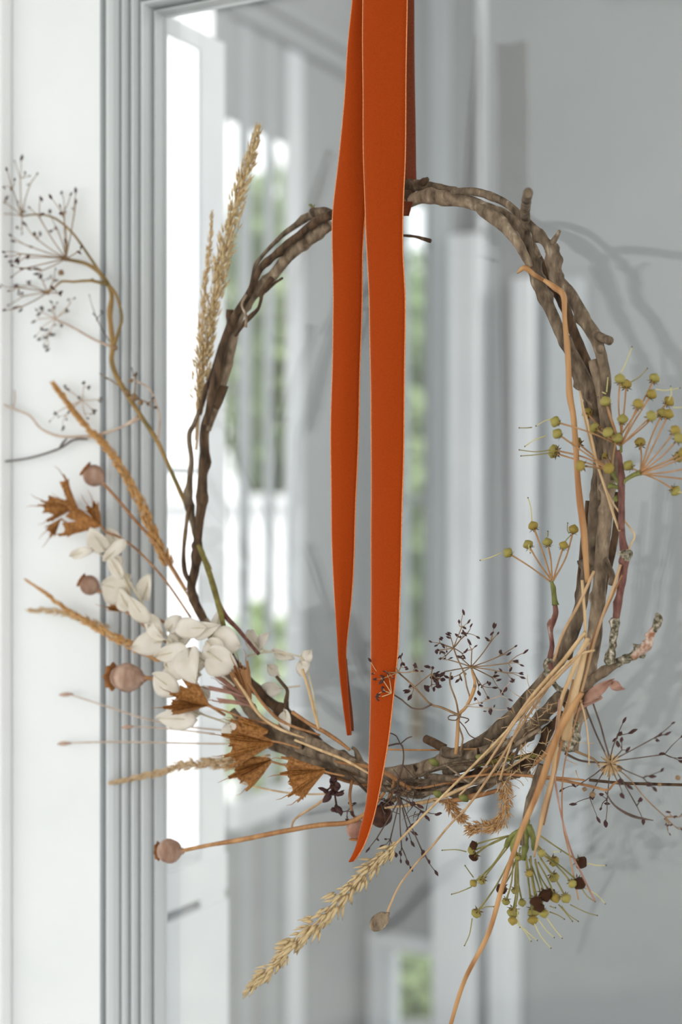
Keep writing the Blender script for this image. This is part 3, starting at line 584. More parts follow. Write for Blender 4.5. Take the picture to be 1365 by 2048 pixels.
ud = thing('seed_umbel', P(800, 1585, .012), 'small dark umbel hanging upside down under the ring, right of the ribbon tip', 'dried flower')
zd = Z(640, 1440, .2637)
umbel_rays(ud, zd((610, 590))[0], zd((580, 1025), (660, 905), (705, 940), (785, 1015), (615, 1070), (665, 1080), (695, 1130), (885, 1160), (740, 760), (720, 860), (830, 1075), (360, 990), (480, 1050), (470, 960), (905, 710), (820, 745), (770, 660)), .018, 'dill_dark', rr=1.4, spread=.012, seedr=6, bend=.06)
obj('stem', tube_px(zd((610, 610), (590, 500), (630, 340), (635, 240), (610, 180), (520, 195)), [3, 2.4, 1.6, 1.6, 1.8, 2], .02, 6), 'dill_dark', ud)
obj('side_stem', tube_px(zd((610, 180), (580, 120), (535, 100)), 1.3, .02, 5), 'dill_dark', ud)
obj('side_stem', tube_px(zd((615, 180), (660, 140), (700, 125)), 1.3, .02, 5), 'dill_dark', ud)
umbel_rays(ud, zd((560, 590))[0], zd((460, 600), (480, 640), (430, 690), (500, 720), (540, 640), (650, 520)), .016, 'dill_dark', rr=1.8, spread=.006, seedr=6)
for x, y, r in zd((560, 600, 9), (600, 600, 8), (640, 560, 7)): knot(ud, x, y, .014, r)
ul = thing('seed_cluster', P(672, 1552, .012), 'little cluster of brown seed knobs under the ring, left of the ribbon', 'dried flower')
obj('stem', tube_px(zd((90, 400), (110, 460), (90, 520)), [5, 6, 5], .012, 8, 4, .2), 'bark_dark', ul)
umbel_rays(ul, zd((100, 500))[0], zd((45, 540), (60, 600), (150, 560), (110, 680), (140, 690), (90, 480), (130, 520), (75, 560)), .014, 'pod_dark', rr=2.2, spread=.004, seedr=11)
umbel_rays(ul, zd((210, 690))[0], zd((270, 630), (250, 700), (140, 690), (215, 770)), .014, 'dill_dark', rr=1.2, spread=.004, seedr=5)

# ------------------------------------------------------------------ poppy pods
def lathe(base, axis, L, prof_, ns=20, ribs=0, rib=.0):
    axis = axis.normalized(); a = axis.orthogonal().normalized(); b = axis.cross(a); vs, fs = [], []
    for (t, r) in prof_:
        for k in range(ns):
            an = 2 * math.pi * k / ns; q = 1 + (rib * math.cos(ribs * an) if ribs else 0)
            vs.append(base + axis * t * L + (a * math.cos(an) + b * math.sin(an)) * r * L * q)
    m = len(prof_)
    for i in range(m - 1):
        for k in range(ns):
            x, y = i * ns + k, i * ns + (k + 1) % ns; fs.append((x, y, y + ns, x + ns))
    fs.append(tuple(range(ns))[::-1]); fs.append(tuple(range((m - 1) * ns, m * ns)))
    return vs, fs
PODP = [(-.12, .10), (-.06, .15), (-.03, .11), (0, .14), (.08, .30), (.2, .43), (.38, .51), (.55, .51), (.7, .44), (.82, .33), (.88, .27)]
def poppy(label, base, tip, stem, rs, d, dd=0.0, mpod='pod', crown=True, name='poppy_pod', mst='straw_brown', fat=.86):
    t = thing(name, P(stem[-1][0], stem[-1][1], d), label, 'seed pod')
    obj('stem', tube_px([(base[0], base[1])] + stem, rs, d, 8, 8, .06), mst, t)
    A, B = P(base[0], base[1], d), P(tip[0], tip[1], d + dd); ax = B - A; L = ax.length
    obj('pod', lathe(A, ax, L, [(q, r * fat) for q, r in PODP], 24, 8, .035), mpod, t)
    if crown: obj('crown', lathe(A, ax, L, [(.86, .22), (.88, .31), (.93, .33), (.96, .26), (.98, .1)], 32, 8, .12), 'pod_crown', t)
    return t
poppy('mauve brown poppy pod on a reddish stem, highest of the pods on the left', (205, 965), (167, 935), [(235, 998), (270, 1040), (310, 1085), (345, 1135), (372, 1180)], [3, 3, 3, 3, 3, 3], -.008, .008)
poppy('rounded poppy pod beside the big pale leaf, left of the wreath', (196, 1181), (159, 1158), [(240, 1115 + 80), (270, 1215), (320, 1240), (360, 1262)], [3, 3, 3, 3, 3], -.004, .006)
poppy('plump brown poppy pod lying sideways below the white leaves', (284, 1357), (220, 1353), [(303, 1357), (340, 1372), (400, 1400), (450, 1430)], [5, 4, 3, 3, 3], .012, .0, fat=.68)
poppy('round poppy pod on a long furry orange stem at the lower left', (362, 1702), (312, 1702), [(420, 1690), (480, 1680), (560, 1664), (640, 1650), (700, 1644), (740, 1620), (770, 1585)], [4, 4, 5, 5, 5, 5, 4, 3], .016, .004, mst='straw_orange')
poppy('small pale oval bud on a long thin stem, hanging below the wreath', (774, 1829), (742, 1860), [(780, 1812), (800, 1770), (832, 1728), (865, 1692), (900, 1650), (940, 1608), (995, 1529), (1023, 1483), (1057, 1431), (1103, 1366)], [2.5, 2.2, 2, 2, 2.2, 2.2, 2.5, 2.5, 2.5, 2.5, 2.5], .024, .0, 'bark_pale', False, 'seed_bud', 'straw_pink', .62)
poppy('dark round pod tucked behind the ribbon just above its tip', (772, 1612), (752, 1654), [(782, 1590), (790, 1560)], [4, 4, 4], .010, .0, 'pod_dark', False, 'dark_pod')
poppy('shrivelled pinkish pod behind the left edge of the ribbon tip', (712, 1638), (714, 1682), [(705, 1625), (700, 1590), (705, 1560)], [3, 3, 3, 3], .012, .0, 'leaf_dry', True, 'shrivelled_pod')

# ------------------------------------------------------------------ brown star-shaped seed capsules
def follicle(base, axis, out, L, wd, flare, hook):
    side = axis.cross(out).normalized(); vs, fs = [], []; nt = 10
    prof2 = ((-1, -.75), (-.82, -.1), (-.66, .05), (-.5, .55), (-.34, .12), (-.16, .85), (0, .45), (.16, .85), (.34, .12), (.5, .55), (.66, .05), (.82, -.1), (1, -.75)); m_ = len(prof2)
    for i in range(nt + 1):
        t = i / nt; c = base + axis * (L * t * (1 - .12 * flare * t)) + out * (L * flare * (.30 * t + .42 * t * t))
        wv = .74 * wd * (.22 + .70 * min(1, t / .45) ** .8 + .12 * t); op = .25 + .75 * t
        for (a_, q) in prof2:
            e = max(0, (t - .8) / .2); ext = L * e * (.16 * (abs(a_) < .2) - .05 * (.3 < abs(a_) < .9) + .07 * (abs(a_) == 1))
            vs.append(c + side * (a_ * wv * .5 * op) + out * (q * wv * .42) + axis * ext)
    for i in range(nt):
        for k in range(m_ - 1): a = i * m_ + k; fs.append((a, a + 1, a + m_ + 1, a + m_))
    tip = vs[nt * m_ + m_ // 2]
    return (vs, fs), tip
def capsule(label, groups, stems, d, group=None, m='follicle'):
    t = thing('seed_capsule', P(stems[0][-1][0], stems[0][-1][1], d), label, 'seed pod', group)
    for s in stems: obj('stem', tube_px(s, [2.4] + [2.2] * (len(s) - 1), d, 6, 8), 'straw_brown', t)
    for (bx_, by_, tx_, ty_, nf, wd, flare) in groups:
        A, B = P(bx_, by_, d), P(tx_, ty_, d + .004); ax = (B - A); L = ax.length; ax.normalize(); o1 = ax.orthogonal().normalized(); o2 = ax.cross(o1); ph = U(0, 6.28)
        for k in range(nf):
            an = ph + 2 * math.pi * k / nf; out = o1 * math.cos(an) + o2 * math.sin(an)
            g, tip = follicle(A + out * PR(1.5, bx_), ax, out, L * U(.9, 1.05), PR(wd, bx_), flare, .2)
            f = obj('follicle', g, m, t, solid=.0003, smooth=False)
            obj('awn', sweep([tip, tip + (ax + out * .4) * PR(14, bx_), tip + (ax * 1.6 + out * .3) * PR(16, bx_)], [.00035, .00025, .00012], 5), 'straw_brown', f)
    return t
capsule('brown split seed capsule pointing up and left, highest of the three on the left', [(155, 1018, 112, 985, 3, 28, .75)], [[(155, 1018), (167, 1024), (182, 1040)]], -.004)
capsule('small brown capsule with thread tips at the far left, over the pale wall', [(150, 1012, 88, 1026, 2, 28, .3), (122, 1037, 98, 1066, 2, 28, .6)], [[(122, 1037), (135, 1046), (175, 1060), (215, 1078), (240, 1100)]], -.004)
capsule('brown split capsule just above the white leaf sprig', [(202, 1050, 140, 1040, 3, 42, .5), (202, 1050, 182, 1010, 2, 36, .4)], [[(200, 1048), (212, 1064), (240, 1075), (280, 1105), (330, 1160), (382, 1235)]], .0)
capsule('golden brown capsule over the white leaves, centre left', [(416, 1411, 360, 1372, 3, 40, .5), (416, 1411, 350, 1414, 2, 40, .35)], [[(414, 1411), (450, 1422), (495, 1438), (560, 1452)]], .020)
capsule('largest brown capsule, fluted like a fan, low on the left of the ring', [(546, 1486, 472, 1484, 7, 44, .62), (536, 1462, 486, 1456, 3, 44, .4)], [[(542, 1482), (565, 1486), (600, 1496)]], .022)
capsule('brown capsule with an open mouth just under the fan shaped one', [(542, 1520, 482, 1548, 4, 46, .45)], [[(540, 1522), (560, 1528), (590, 1534), (625, 1540)]], .016)
capsule('brown capsule with spiky open lips, nearest to the ribbon', [(650, 1540, 584, 1558, 6, 38, .7)], [[(644, 1540), (660, 1546), (690, 1552)]], .022)
capsule('single curved orange brown pod under the big pale leaf', [(252, 1224, 212, 1212, 1, 22, .1)], [[(252, 1224), (275, 1240), (300, 1262), (340, 1290)]], .0)
capsule('dark brown dried husk with pale ribs on top of the ring, lower left', [(500, 1400, 478, 1338, 4, 34, .25)], [[(500, 1400), (512, 1420), (530, 1440)]], .016, m='straw_brown')
capsule('reddish forked dry pod below the white leaves on the ring', [(490, 1392, 424, 1362, 2, 15, .25), (500, 1410, 436, 1385, 2, 15, .3)], [[(500, 1410), (520, 1430), (550, 1450)]], .010, m='leaf_dry')

# ------------------------------------------------------------------ bleached white leaves
def leaf_geo(b, t, wpx, db, dt, curl, fold=.25):
    A, B = P(b[0], b[1], db), P(t[0], t[1], dt); ax = B - A; L = ax.length
    s2 = ax.cross(n).normalized(); nn = s2.cross(ax).normalized(); wm = PR(wpx, b[0]); vs, fs = [], []; NU, NV = 11, 6
    ph = U(0, 6)
    for i in range(NU + 1):
        q = i / NU; hw = wm * .5 * (q ** .6 * (1 - q) ** .85 / .372) + 1e-5
        c = A + ax * q + nn * (L * curl * math.sin(math.pi * q))
        for k in range(NV + 1):
            v = -1 + 2 * k / NV
            vs.append(c + s2 * hw * v + nn * (abs(v) * hw * fold + .0014 * math.sin(5 * q + 2 * v + ph)))
    for i in range(NU):
        for k in range(NV): a = i * (NV + 1) + k; fs.append((a, a + 1, a + NV + 2, a + NV + 1))
    vein = sweep([A + ax * q + nn * (L * curl * math.sin(math.pi * q) + .0002) for q in (0, .25, .5, .75, .95)], [.0005, .0005, .0004, .0003, .0001], 5)
    return (vs, fs), vein
def sprig(label, leaves, stems, d, m='leaf_white'):
    t = thing('bleached_leaf_sprig', P(stems[0][-1][0], stems[0][-1][1], d), label, 'dried leaves')
    for s in stems: obj('stem', tube_px(s, 2, d, 6), 'leaf_stem', t)
    for (bx_, by_, tx_, ty_, wv) in leaves:
        dd = d + U(-.01, .014); g, v = leaf_geo((bx_, by_), (tx_, ty_), wv * 1.25, dd, dd + U(-.008, .012), U(-.08, .12), U(.05, .4))
        lf = obj('leaf', g, m, t, solid=.0003); obj('midrib', v, 'leaf_stem', lf)
sprig('papery white leaf sprig left of the ring, its top leaf under the brown capsule',
      [(211, 1102, 180, 1055, 42), (240, 1098, 214, 1055, 26), (187, 1100, 141, 1113, 18), (252, 1080, 206, 1122, 24), (245, 1158, 208, 1098, 22), (262, 1185, 202, 1168, 52), (258, 1212, 212, 1158, 46), (285, 1200, 302, 1148, 34), (245, 1140, 228, 1108, 24), (230, 1190, 262, 1150, 34), (300, 1246, 258, 1190, 28), (262, 1222, 240, 1176, 30)],
      [[(205, 1080), (240, 1130), (275, 1190), (310, 1245), (350, 1290)], [(187, 1098), (215, 1120), (245, 1150), (262, 1190)]], .0)
sprig('dense white leaf sprig fanning out over the left side of the ring',
      [(328, 1269, 292, 1228, 30), (325, 1282, 262, 1294, 38), (335, 1262, 362, 1232, 30), (350, 1256, 414, 1256, 34), (378, 1298, 308, 1313, 30), (434, 1264, 438, 1216, 24), (424, 1275, 483, 1292, 48), (378, 1295, 394, 1368, 54), (414, 1303, 478, 1338, 50),
       (361, 1384, 305, 1348, 38), (360, 1330, 420, 1318, 40), (345, 1285, 385, 1268, 34), (330, 1330, 372, 1352, 34), (402, 1350, 365, 1325, 36), (412, 1282, 448, 1318, 40), (352, 1300, 342, 1262, 28), (390, 1268, 440, 1250, 28), (372, 1376, 420, 1396, 30), (300, 1250, 330, 1280, 24)],
      [[(300, 1262), (340, 1284), (380, 1305), (420, 1330), (470, 1372)], [(340, 1284), (330, 1330), (355, 1370), (395, 1410)], [(420, 1330), (436, 1290), (437, 1262)]], .014)
sprig('scattered white leaves lower on the ring, below the dense leaf sprig',
      [(394, 1440, 311, 1436, 34), (400, 1374, 418, 1394, 28), (408, 1392, 384, 1420, 26), (455, 1445, 475, 1482, 34), (480, 1456, 454, 1466, 26), (569, 1420, 581, 1464, 22), (400, 1430, 360, 1410, 24)],
      [[(385, 1395), (400, 1425), (450, 1445), (520, 1480)], [(569, 1420), (576, 1400)]], .008)
sprig('loose white leaves right of the leaf cluster, against the blurred hall',
      [(523, 1299, 498, 1260, 32), (516, 1300, 536, 1264, 20), (563, 1376, 514, 1384, 26), (600, 1330, 622, 1300, 22), (612, 1350, 600, 1322, 28), (545, 1300, 590, 1318, 16), (560, 1350, 535, 1330, 18)],
      [[(495, 1312), (540, 1304), (595, 1312), (612, 1330), (625, 1380), (638, 1450)], [(523, 1299), (540, 1304)], [(563, 1376), (600, 1372)]], -.006)
dlf = thing('dry_leaf', P(1170, 1405, .012), 'curled reddish dry leaf sticking out of the right side below the lichen twig', 'leaf')
g, v = leaf_geo((1168, 1405), (1228, 1358), 22, .014, .02, .05, .5); obj('blade', g, 'leaf_dry', dlf, solid=.0004)
g, v = leaf_geo((1222, 1366), (1250, 1378), 18, .02, .02, .1, .3); obj('leaf_tip', g, 'leaf_dry', dlf, solid=.0004)
obj('stem', tube_px([(1150, 1425), (1170, 1412), (1195, 1400), (1204, 1396), (1196, 1390), (1180, 1394)], [4, 4, 3, 3, 2.5, 2], .014, 6), 'leaf_dry', dlf)

# ------------------------------------------------------------------ grass plumes
def spk():
    vs = [Vector((0, 0, 0))] + [Vector((math.cos(a) * .13, math.sin(a) * .09, .3)) for a in (0, 1.57, 3.14, 4.71)] + [Vector((math.cos(a) * .08, math.sin(a) * .06, .65)) for a in (0, 1.57, 3.14, 4.71)] + [Vector((.02, 0, 1.05))]
    fs = [(0, 2, 1), (0, 3, 2), (0, 4, 3), (0, 1, 4)] + [(1 + k, 1 + (k + 1) % 4, 5 + (k + 1) % 4, 5 + k) for k in range(4)] + [(5 + k, 5 + (k + 1) % 4, 9) for k in range(4)]
    return vs, fs
SPK = {}
def plume(label, path, d, num, rmax, ln, m, single=False, stem=None, stem_m='straw', rprof=None, rs=2.5, sp=.45, cat='grass'):
    """path runs from the foot of the plume to its tip"""
    full = (stem or []) + path
    t = thing('grass_plume', P(full[0][0], full[0][1], d), label, cat)
    obj('stem', tube_px(full, [rs] * (len(full) - 2) + [rs * .8, rs * .4], d, 6, 8), stem_m, t)
    c = crom([tuple(p[:2]) for p in path], 12); W = [P(x, y, d) for x, y in c]
    me = SPK.setdefault(m, mesh_only('spikelet', spk(), m)); base = spk(); gs = []
    for i in range(num):
        q = (i + R()) / num; f = q * (len(W) - 1); k = min(int(f), len(W) - 2); p = W[k].lerp(W[k + 1], f - k); ax = (W[k + 1] - W[k]).normalized()
        pr = (rprof(q) if rprof else (math.sin(math.pi * min(1, q * .85 + .12)) ** .6))
        a = ax.orthogonal().normalized(); b = ax.cross(a); an = U(0, 6.28); out = a * math.cos(an) + b * math.sin(an)
        off = out * (PR(rmax, c[k][0]) * pr * U(.1, .8)); L = PR(ln * U(.7, 1.2), c[k][0]) * (.6 + .4 * pr); dr = (ax + out * U(.1, sp) * (pr + .3)).normalized(); pos = p + off - ax * L * .3
        if single: inst('spikelet', me, t, pos, dr, (L * 1.1, L * 1.1, L), U(0, 6.28))
        else:
            qn = dr.to_track_quat('Z', 'Y') @ Quaternion((0, 0, 1), U(0, 6.28)); gs.append(([pos + qn @ (v * L) for v in base[0]], base[1]))
    if gs: obj('spikelets', join(*gs), m, t, kind='stuff')
    return t
plume('straw yellow grass plume hanging lowest, crisp against the grey glass, pointing down left',
      [(790, 1690), (760, 1716), (722, 1752), (690, 1785), (650, 1830), (612, 1866), (580, 1900), (545, 1936), (515, 1960), (491, 1986)], .030, 299, 19, 32, 'plume', True,
      [(1190, 1300), (1160, 1310), (1120, 1342), (1020, 1455), (946, 1532), (866, 1612)], 'straw', sp=.7, rprof=lambda q: .35 + .75 * math.sin(math.pi * q ** .8) * (.75 + .35 * math.sin(q * 40)) if q < .95 else .2)
plume('tall thick buff grass plume pointing up, its tip beside the bright window', [(398, 830), (405, 760), (418, 660), (438, 560), (455, 480), (478, 390), (500, 320), (517, 254)], -.014, 900, 18, 20, 'plume', stem=[(392, 900)], rprof=lambda q: .35 + .75 * math.sin(math.pi * q) ** .7)
plume('slender buff grass plume just left of the tall thick one', [(396, 800), (400, 720), (405, 640), (412, 560), (420, 490), (424, 425)], -.010, 260, 11, 16, 'plume', stem=[(392, 880)], rprof=lambda q: 1.5 - 1.3 * q, sp=.7)
plume('long golden grass spike pointing up left, crossing the grey glazing bead', [(338, 1130), (310, 1075), (285, 1015), (250, 950), (215, 895), (170, 850), (135, 805), (107, 768)], -.010, 900, 10, 17, 'plume_gold', stem=[(392, 1215)], rprof=lambda q: 1.25 - .8 * q, sp=.35)
plume('feathery forked grass plume reaching to the left edge beside the lowest white leaves', [(330, 1318), (290, 1300), (230, 1275), (180, 1248), (130, 1218), (90, 1185), (52, 1160)], -.002, 420, 11, 20, 'plume_gold', stem=[(395, 1360)], rprof=lambda q: 1.2 - 1.1 * q, sp=.35)
plume('short pale grass side spray at the left edge, under the feathery forked plume', [(215, 1262), (180, 1245), (140, 1228), (100, 1222), (60, 1222)], -.006, 160, 9, 20, 'plume_pale', stem=[(250, 1280)], rprof=lambda q: 1.1 - .7 * q, sp=.5)
plume('pale feathery grass plume lying level across the bright lower window', [(470, 1527), (430, 1527), (370, 1530), (320, 1545), (270, 1556), (222, 1566)], -.016, 700, 15, 18, 'plume_pale', stem=[(540, 1510)], rprof=lambda q: 1.0 - .75 * q, sp=.4)
plume('curly tan plume under the ring to the left of the lowest berry sprig', [(1010, 1560), (1012, 1600), (1005, 1640), (985, 1655), (955, 1655), (935, 1660)], .010, 600, 15, 12, 'fluff', stem=[(1020, 1540)], rprof=lambda q: .9, sp=1.2)
plume('small fluffy tan tuft hanging under the ring, left of the curly plume', [(898, 1600), (908, 1622), (930, 1640)], .012, 260, 12, 12, 'fluff', stem=[(885, 1590)], rprof=lambda q: .9, sp=1.2)

# ------------------------------------------------------------------ berry sprigs
BER = [mesh_only('berry', ovoid(.5, .95, 16, 10, .012, 8), k) for k in ('berry', 'berry_ochre', 'berry_brown')]
BER[2] = mesh_only('berry', ovoid(.5, .95, 12, 8, .16), 'berry_brown')
def cal():
    vs, fs = [], []
    for k in range(6):
        a = 2 * math.pi * k / 6; q = len(vs); c, s = math.cos(a), math.sin(a)
        vs += [Vector((c * .30 - s * .10, s * .30 + c * .10, -.38)), Vector((c * .30 + s * .10, s * .30 - c * .10, -.38)), Vector((c * .62, s * .62, -.46)), Vector((c * .1, s * .1, -.50))]; fs += [(q, q + 1, q + 2), (q, q + 3, q + 1)]
    return vs, fs
CAL = mesh_only('calyx', cal(), 'calyx', False)
def berries(label, stems, items, styles, d, m_stalk='stalk', spread=.02, m_stem='sprig_green'):
    t = thing('berry_sprig', P(stems[0][0][-1][0], stems[0][0][-1][1], d), label, 'berries')
    for (s, r, mm) in stems: obj('stem', tube_px(s, r, d, 10, 6, .12, 2), mm, t)
    for it in items:
        x, y, r, hx, hy = it[:5]; kind = it[5] if len(it) > 5 else (0 if R() < .72 else 1); dd = max(-.03, d + U(-spread, spread))
        L = math.hypot(x - hx, y - hy); bx_, by_ = (x + hx) / 2 + U(-.05, .05) * L, (y + hy) / 2 + U(-.05, .05) * L
        st = obj('stalk', tube_px([(hx, hy, d), (bx_, by_, (d + dd) / 2), (x, y, dd)], [1.9, 1.6, 2.0], d, 6, 10), m_stalk, t)
        A = P(x, y, dd); dr = A - P(bx_, by_, (d + dd) / 2); s = PR(r * 2 * 1.0, x, dd)
        b = inst('berry', BER[kind], t, A, dr, s, U(0, 6)); inst_c = bpy.data.objects.new('calyx', CAL); col.objects.link(inst_c); inst_c.parent = b
        if kind == 2: b['label'] = 'dried brown berry'
    for (x0, y0, x1, y1, dark) in styles:
        g = tube_px([(x0, y0, d + .004), ((x0 + x1) / 2 + U(-4, 4), (y0 + y1) / 2 + U(-4, 4), d + .004), (x1, y1, d + .004)], [1.3, 1.1, 1.0], d, 5, 8)
        s_ = obj('style', g, 'style' if not dark else 'stalk_green', t)
        inst('style_tip', SEED, s_, P(x1, y1, d + .004), (0, 0, 1), PR(3, x1)).data = TIP
    return t
TIP = mesh_only('style_tip', ovoid(.5, 1, 6, 4), 'style_tip')
zB = lambda x, y: (980 + .282 * x, 660 + .2821 * y)
hubs = {'a': (930, 820), 'b': (870, 1000), 'c': (1070, 1010), 'd': (935, 740)}
raw = [(465, 650, 'a'), (480, 735, 'b'), (455, 850, 'b'), (618, 798, 'b'), (642, 962, 'b'), (742, 695, 'a'), (838, 725, 'a'), (905, 765, 'b'), (835, 900, 'b'), (985, 960, 'c'), (1068, 795, 'c'), (945, 632, 'a'), (1055, 522, 'a'), (797, 447, 'a'), (822, 505, 'a'), (970, 385, 'd'),
       (925, 345, 'd'), (1170, 342, 'd'), (1150, 455, 'a'), (1275, 505, 'a'), (1150, 608, 'a'), (1225, 590, 'c'), (1270, 595, 'c'), (1320, 710, 'c'), (1345, 765, 'c'), (1320, 1140, 'c'), (692, 588, 'a', 1), (1375, 870, 'c'), (1340, 900, 'c'), (845, 980, 'b', 1), (450, 870, 'b')]
items = []
for q in raw:
    h = hubs[q[2]]; items.append(zB(q[0], q[1]) + (11.3,) + zB(*h) + ((q[3],) if len(q) > 3 else ()))
items += [(1385, 960, 9, 1282, 948), (1392, 900, 9, 1282, 948), (1384, 935, 9, 1282, 948)]
sty = [zB(a, b) + zB(c, e) + (k,) for a, b, c, e, k in ((930, 310, 1010, 120, 0), (1000, 370, 1120, 272, 1), (440, 630, 330, 680, 0), (430, 850, 210, 850, 1), (440, 870, 222, 893, 1), (400, 750, 250, 825, 0), (300, 690, 210, 694, 1), (830, 440, 840, 330, 0), (1180, 420, 1350, 412, 0), (1270, 500, 1285, 400, 0), (1300, 550, 1420, 540, 0), (1340, 1150, 1400, 1165, 0), (800, 440, 830, 455, 0))]
berries('large olive green berry sprig bursting out at the right side of the wreath',
        [([(1238, 900), (1242, 930), (1244, 967), (1244, 1012), (1244, 1060)], [4, 6, 7, 7, 7], 'bark_red'),
         ([(1246, 968), (1252, 960), (1268, 950), (1282, 945)], [5, 4, 4, 5], 'sprig_green'), ([(1244, 968), (1232, 955), (1225, 942)], [5, 4, 5], 'sprig_green'),
         ([(1240, 976), (1228, 972), (1218, 971)], [5, 4, 4], 'sprig_green'), ([(1243, 905), (1243, 880), (1242, 865)], [3, 3, 3], 'sprig_green'), ([(1236, 1002), (1230, 994)], [3, 4], 'sprig_green')],
        items, sty, .022, 'stalk', .022)
z6 = lambda x, y: (940 + .3114 * x, 980 + .3113 * y)
berries('small upright sprig of six green berries inside the ring on the right',
        [([z6(525, 585), z6(540, 660), z6(548, 740)], [3, 5, 6], 'sprig_green'), ([z6(548, 735), z6(552, 800), z6(520, 890), z6(530, 1000), z6(515, 1100), z6(530, 1190)], [5, 6, 5, 5, 6, 8], 'bark_red')],
        [z6(408, 230) + (10.5,) + z6(525, 575) + (1,), z6(375, 350) + (10.5,) + z6(525, 580) + (0,), z6(245, 403) + (10.5,) + z6(520, 590) + (0,), z6(500, 335) + (10,) + z6(528, 570) + (0,), z6(605, 355) + (9.5,) + z6(535, 580) + (1,), z6(668, 252) + (10.5,) + z6(535, 585) + (1,)],
        [z6(400, 200) + z6(375, 50) + (0,), z6(640, 280) + z6(630, 212) + (1,), z6(500, 300) + z6(502, 265) + (1,), z6(615, 335) + z6(650, 290) + (1,), z6(205, 402) + z6(68, 452) + (0,), z6(382, 350) + z6(390, 404) + (0,)], .016, 'stalk', .012)
z7 = lambda x, y: (860 + .293 * x, 1560 + .293 * y)
raw = [(285, 480, 9, 540, 380, 0), (300, 520, 10, 540, 380, 2), (300, 445, 9, 540, 380, 2), (298, 705, 8, 520, 450), (355, 685, 9, 540, 450), (318, 910, 10.5, 550, 540, 0), (490, 745, 11, 600, 500, 2), (520, 830, 8.5, 570, 520), (585, 755, 8.5, 600, 500), (632, 838, 8.5, 600, 520), (568, 905, 12, 590, 520, 0),
       (568, 960, 10, 600, 540, 1), (710, 900, 12, 660, 540, 0), (705, 955, 11, 660, 560, 1), (780, 910, 10, 680, 540, 0), (790, 790, 14, 720, 540, 2), (725, 830, 12, 690, 520, 2), (860, 805, 11, 740, 560, 1), (932, 808, 10.5, 760, 540, 0), (850, 665, 11, 740, 500), (850, 555, 11, 730, 440), (1035, 565, 13, 740, 370, 2),
       (1025, 705, 14, 760, 500, 2), (975, 710, 9, 760, 500, 0), (680, 640, 8, 660, 520, 1), (765, 500, 8, 720, 440), (605, 530, 8, 620, 460), (825, 770, 10, 720, 560, 2), (750, 870, 11, 690, 560, 2)]
items = [z7(a, b) + (r,) + z7(c, e) + tuple(k) for a, b, r, c, e, *k in raw]
sty = [z7(a, b) + z7(c, e) + (k,) for a, b, c, e, k in ((250, 490, 85, 480, 1), (300, 665, 242, 585, 1), (285, 730, 150, 780, 1), (290, 945, 238, 1130, 1), (800, 940, 905, 1080, 0), (740, 950, 850, 1075, 0), (715, 980, 828, 1148, 0), (590, 970, 693, 1100, 0), (600, 880, 617, 1005, 0), (640, 1010, 735, 1095, 0),
      (880, 850, 975, 965, 1), (1040, 740, 1130, 830, 1), (1060, 740, 1200, 845, 0), (960, 850, 1145, 925, 1), (1080, 568, 1205, 583, 0), (840, 490, 895, 490, 0), (350, 880, 440, 865, 1), (820, 900, 920, 950, 1), (900, 860, 1015, 965, 1), (820, 860, 860, 872, 1))]
berries('drooping sprig of green and brown berries hanging below the ring at the lower right',
        [([(1048, 1690), (1050, 1660), (1056, 1620), (1066, 1585), (1085, 1530)], [8, 7, 8, 8, 8], 'bark'),
         ([(1050, 1650), (1038, 1668), (1028, 1690), (1030, 1710)], [6, 6, 7, 6], 'sprig_green'), ([(1058, 1650), (1066, 1672), (1072, 1700)], [6, 6, 5], 'sprig_green'), ([(1044, 1660), (1024, 1672), (1012, 1694)], [5, 5, 4], 'sprig_green'), ([(1055, 1640), (1052, 1680), (1048, 1720)], [6, 6, 5], 'sprig_green')],
        items, sty, .024, 'stalk_green', .018)

# ------------------------------------------------------------------ lichen twigs and straws
rb = thing('bare_twig', P(1215, 1330, .01), 'reddish knobbly bare twig carrying the large berry sprig, right of the ring', 'twig')
obj('stem', tube_px([(1244, 1055), (1246, 1080), (1249, 1098), (1250, 1114), (1247, 1151), (1239, 1198), (1232, 1245), (1229, 1276), (1224, 1305)], [7, 7, 9, 9, 8, 7, 7, 6, 6], .016, 12, 5, .12, 3), 'bark_red', rb)
obj('bark_knob', tube_px([(1248, 1096), (1252, 1112), (1249, 1130)], [6, 11, 7], .016, 12, 3, .3, 2), 'lichen', rb)
obj('bark_knob', tube_px([(1232, 1236), (1230, 1262), (1226, 1290), (1222, 1318), (1226, 1328)], [7.5, 8, 7, 12, 9], .0165, 12, 3, .28, 2), 'lichen', rb)
lt = thing('lichen_twig', P(1150, 1390, .004), 'short forked twig crusted with lichen, pointing up right outside the ring', 'twig')
obj('stem', tube_px([(1150, 1392), (1165, 1376), (1189, 1358), (1216, 1339), (1239, 1323)], [10, 9, 9, 9, 9], .010, 12, 5, .12, 2), 'bark_pale', lt)
obj('lichen_stem', tube_px([(1236, 1326), (1252, 1318), (1267, 1311), (1281, 1300), (1292, 1288)], [9, 8, 9, 10, 7], .012, 12, 3, .35, 4), 'lichen', lt)
obj('peeled_stem', tube_px([(1266, 1314), (1283, 1301), (1298, 1286), (1303, 1268), (1311, 1256)], [6, 8, 9, 7, 6], .016, 12, 3, .25, 2), 'pink_bud', lt)
obj('bud', tube_px([(1308, 1262), (1315, 1246), (1318, 1236), (1314, 1226)], [6, 8, 8, 3], .016, 10, 3, .4), 'lichen', lt)
lb = thing('lichen_twig', P(1110, 1345, .01), 'dark crumbly twig stump at the foot of the six berry sprig', 'twig')
obj('stem', tube_px([z6(600, 1310), z6(540, 1240), z6(510, 1160), z6(500, 1110), z6(530, 1080)], [4, 5, 8, 9, 7], .016, 10, 4, .4, 3), 'lichen', lb)
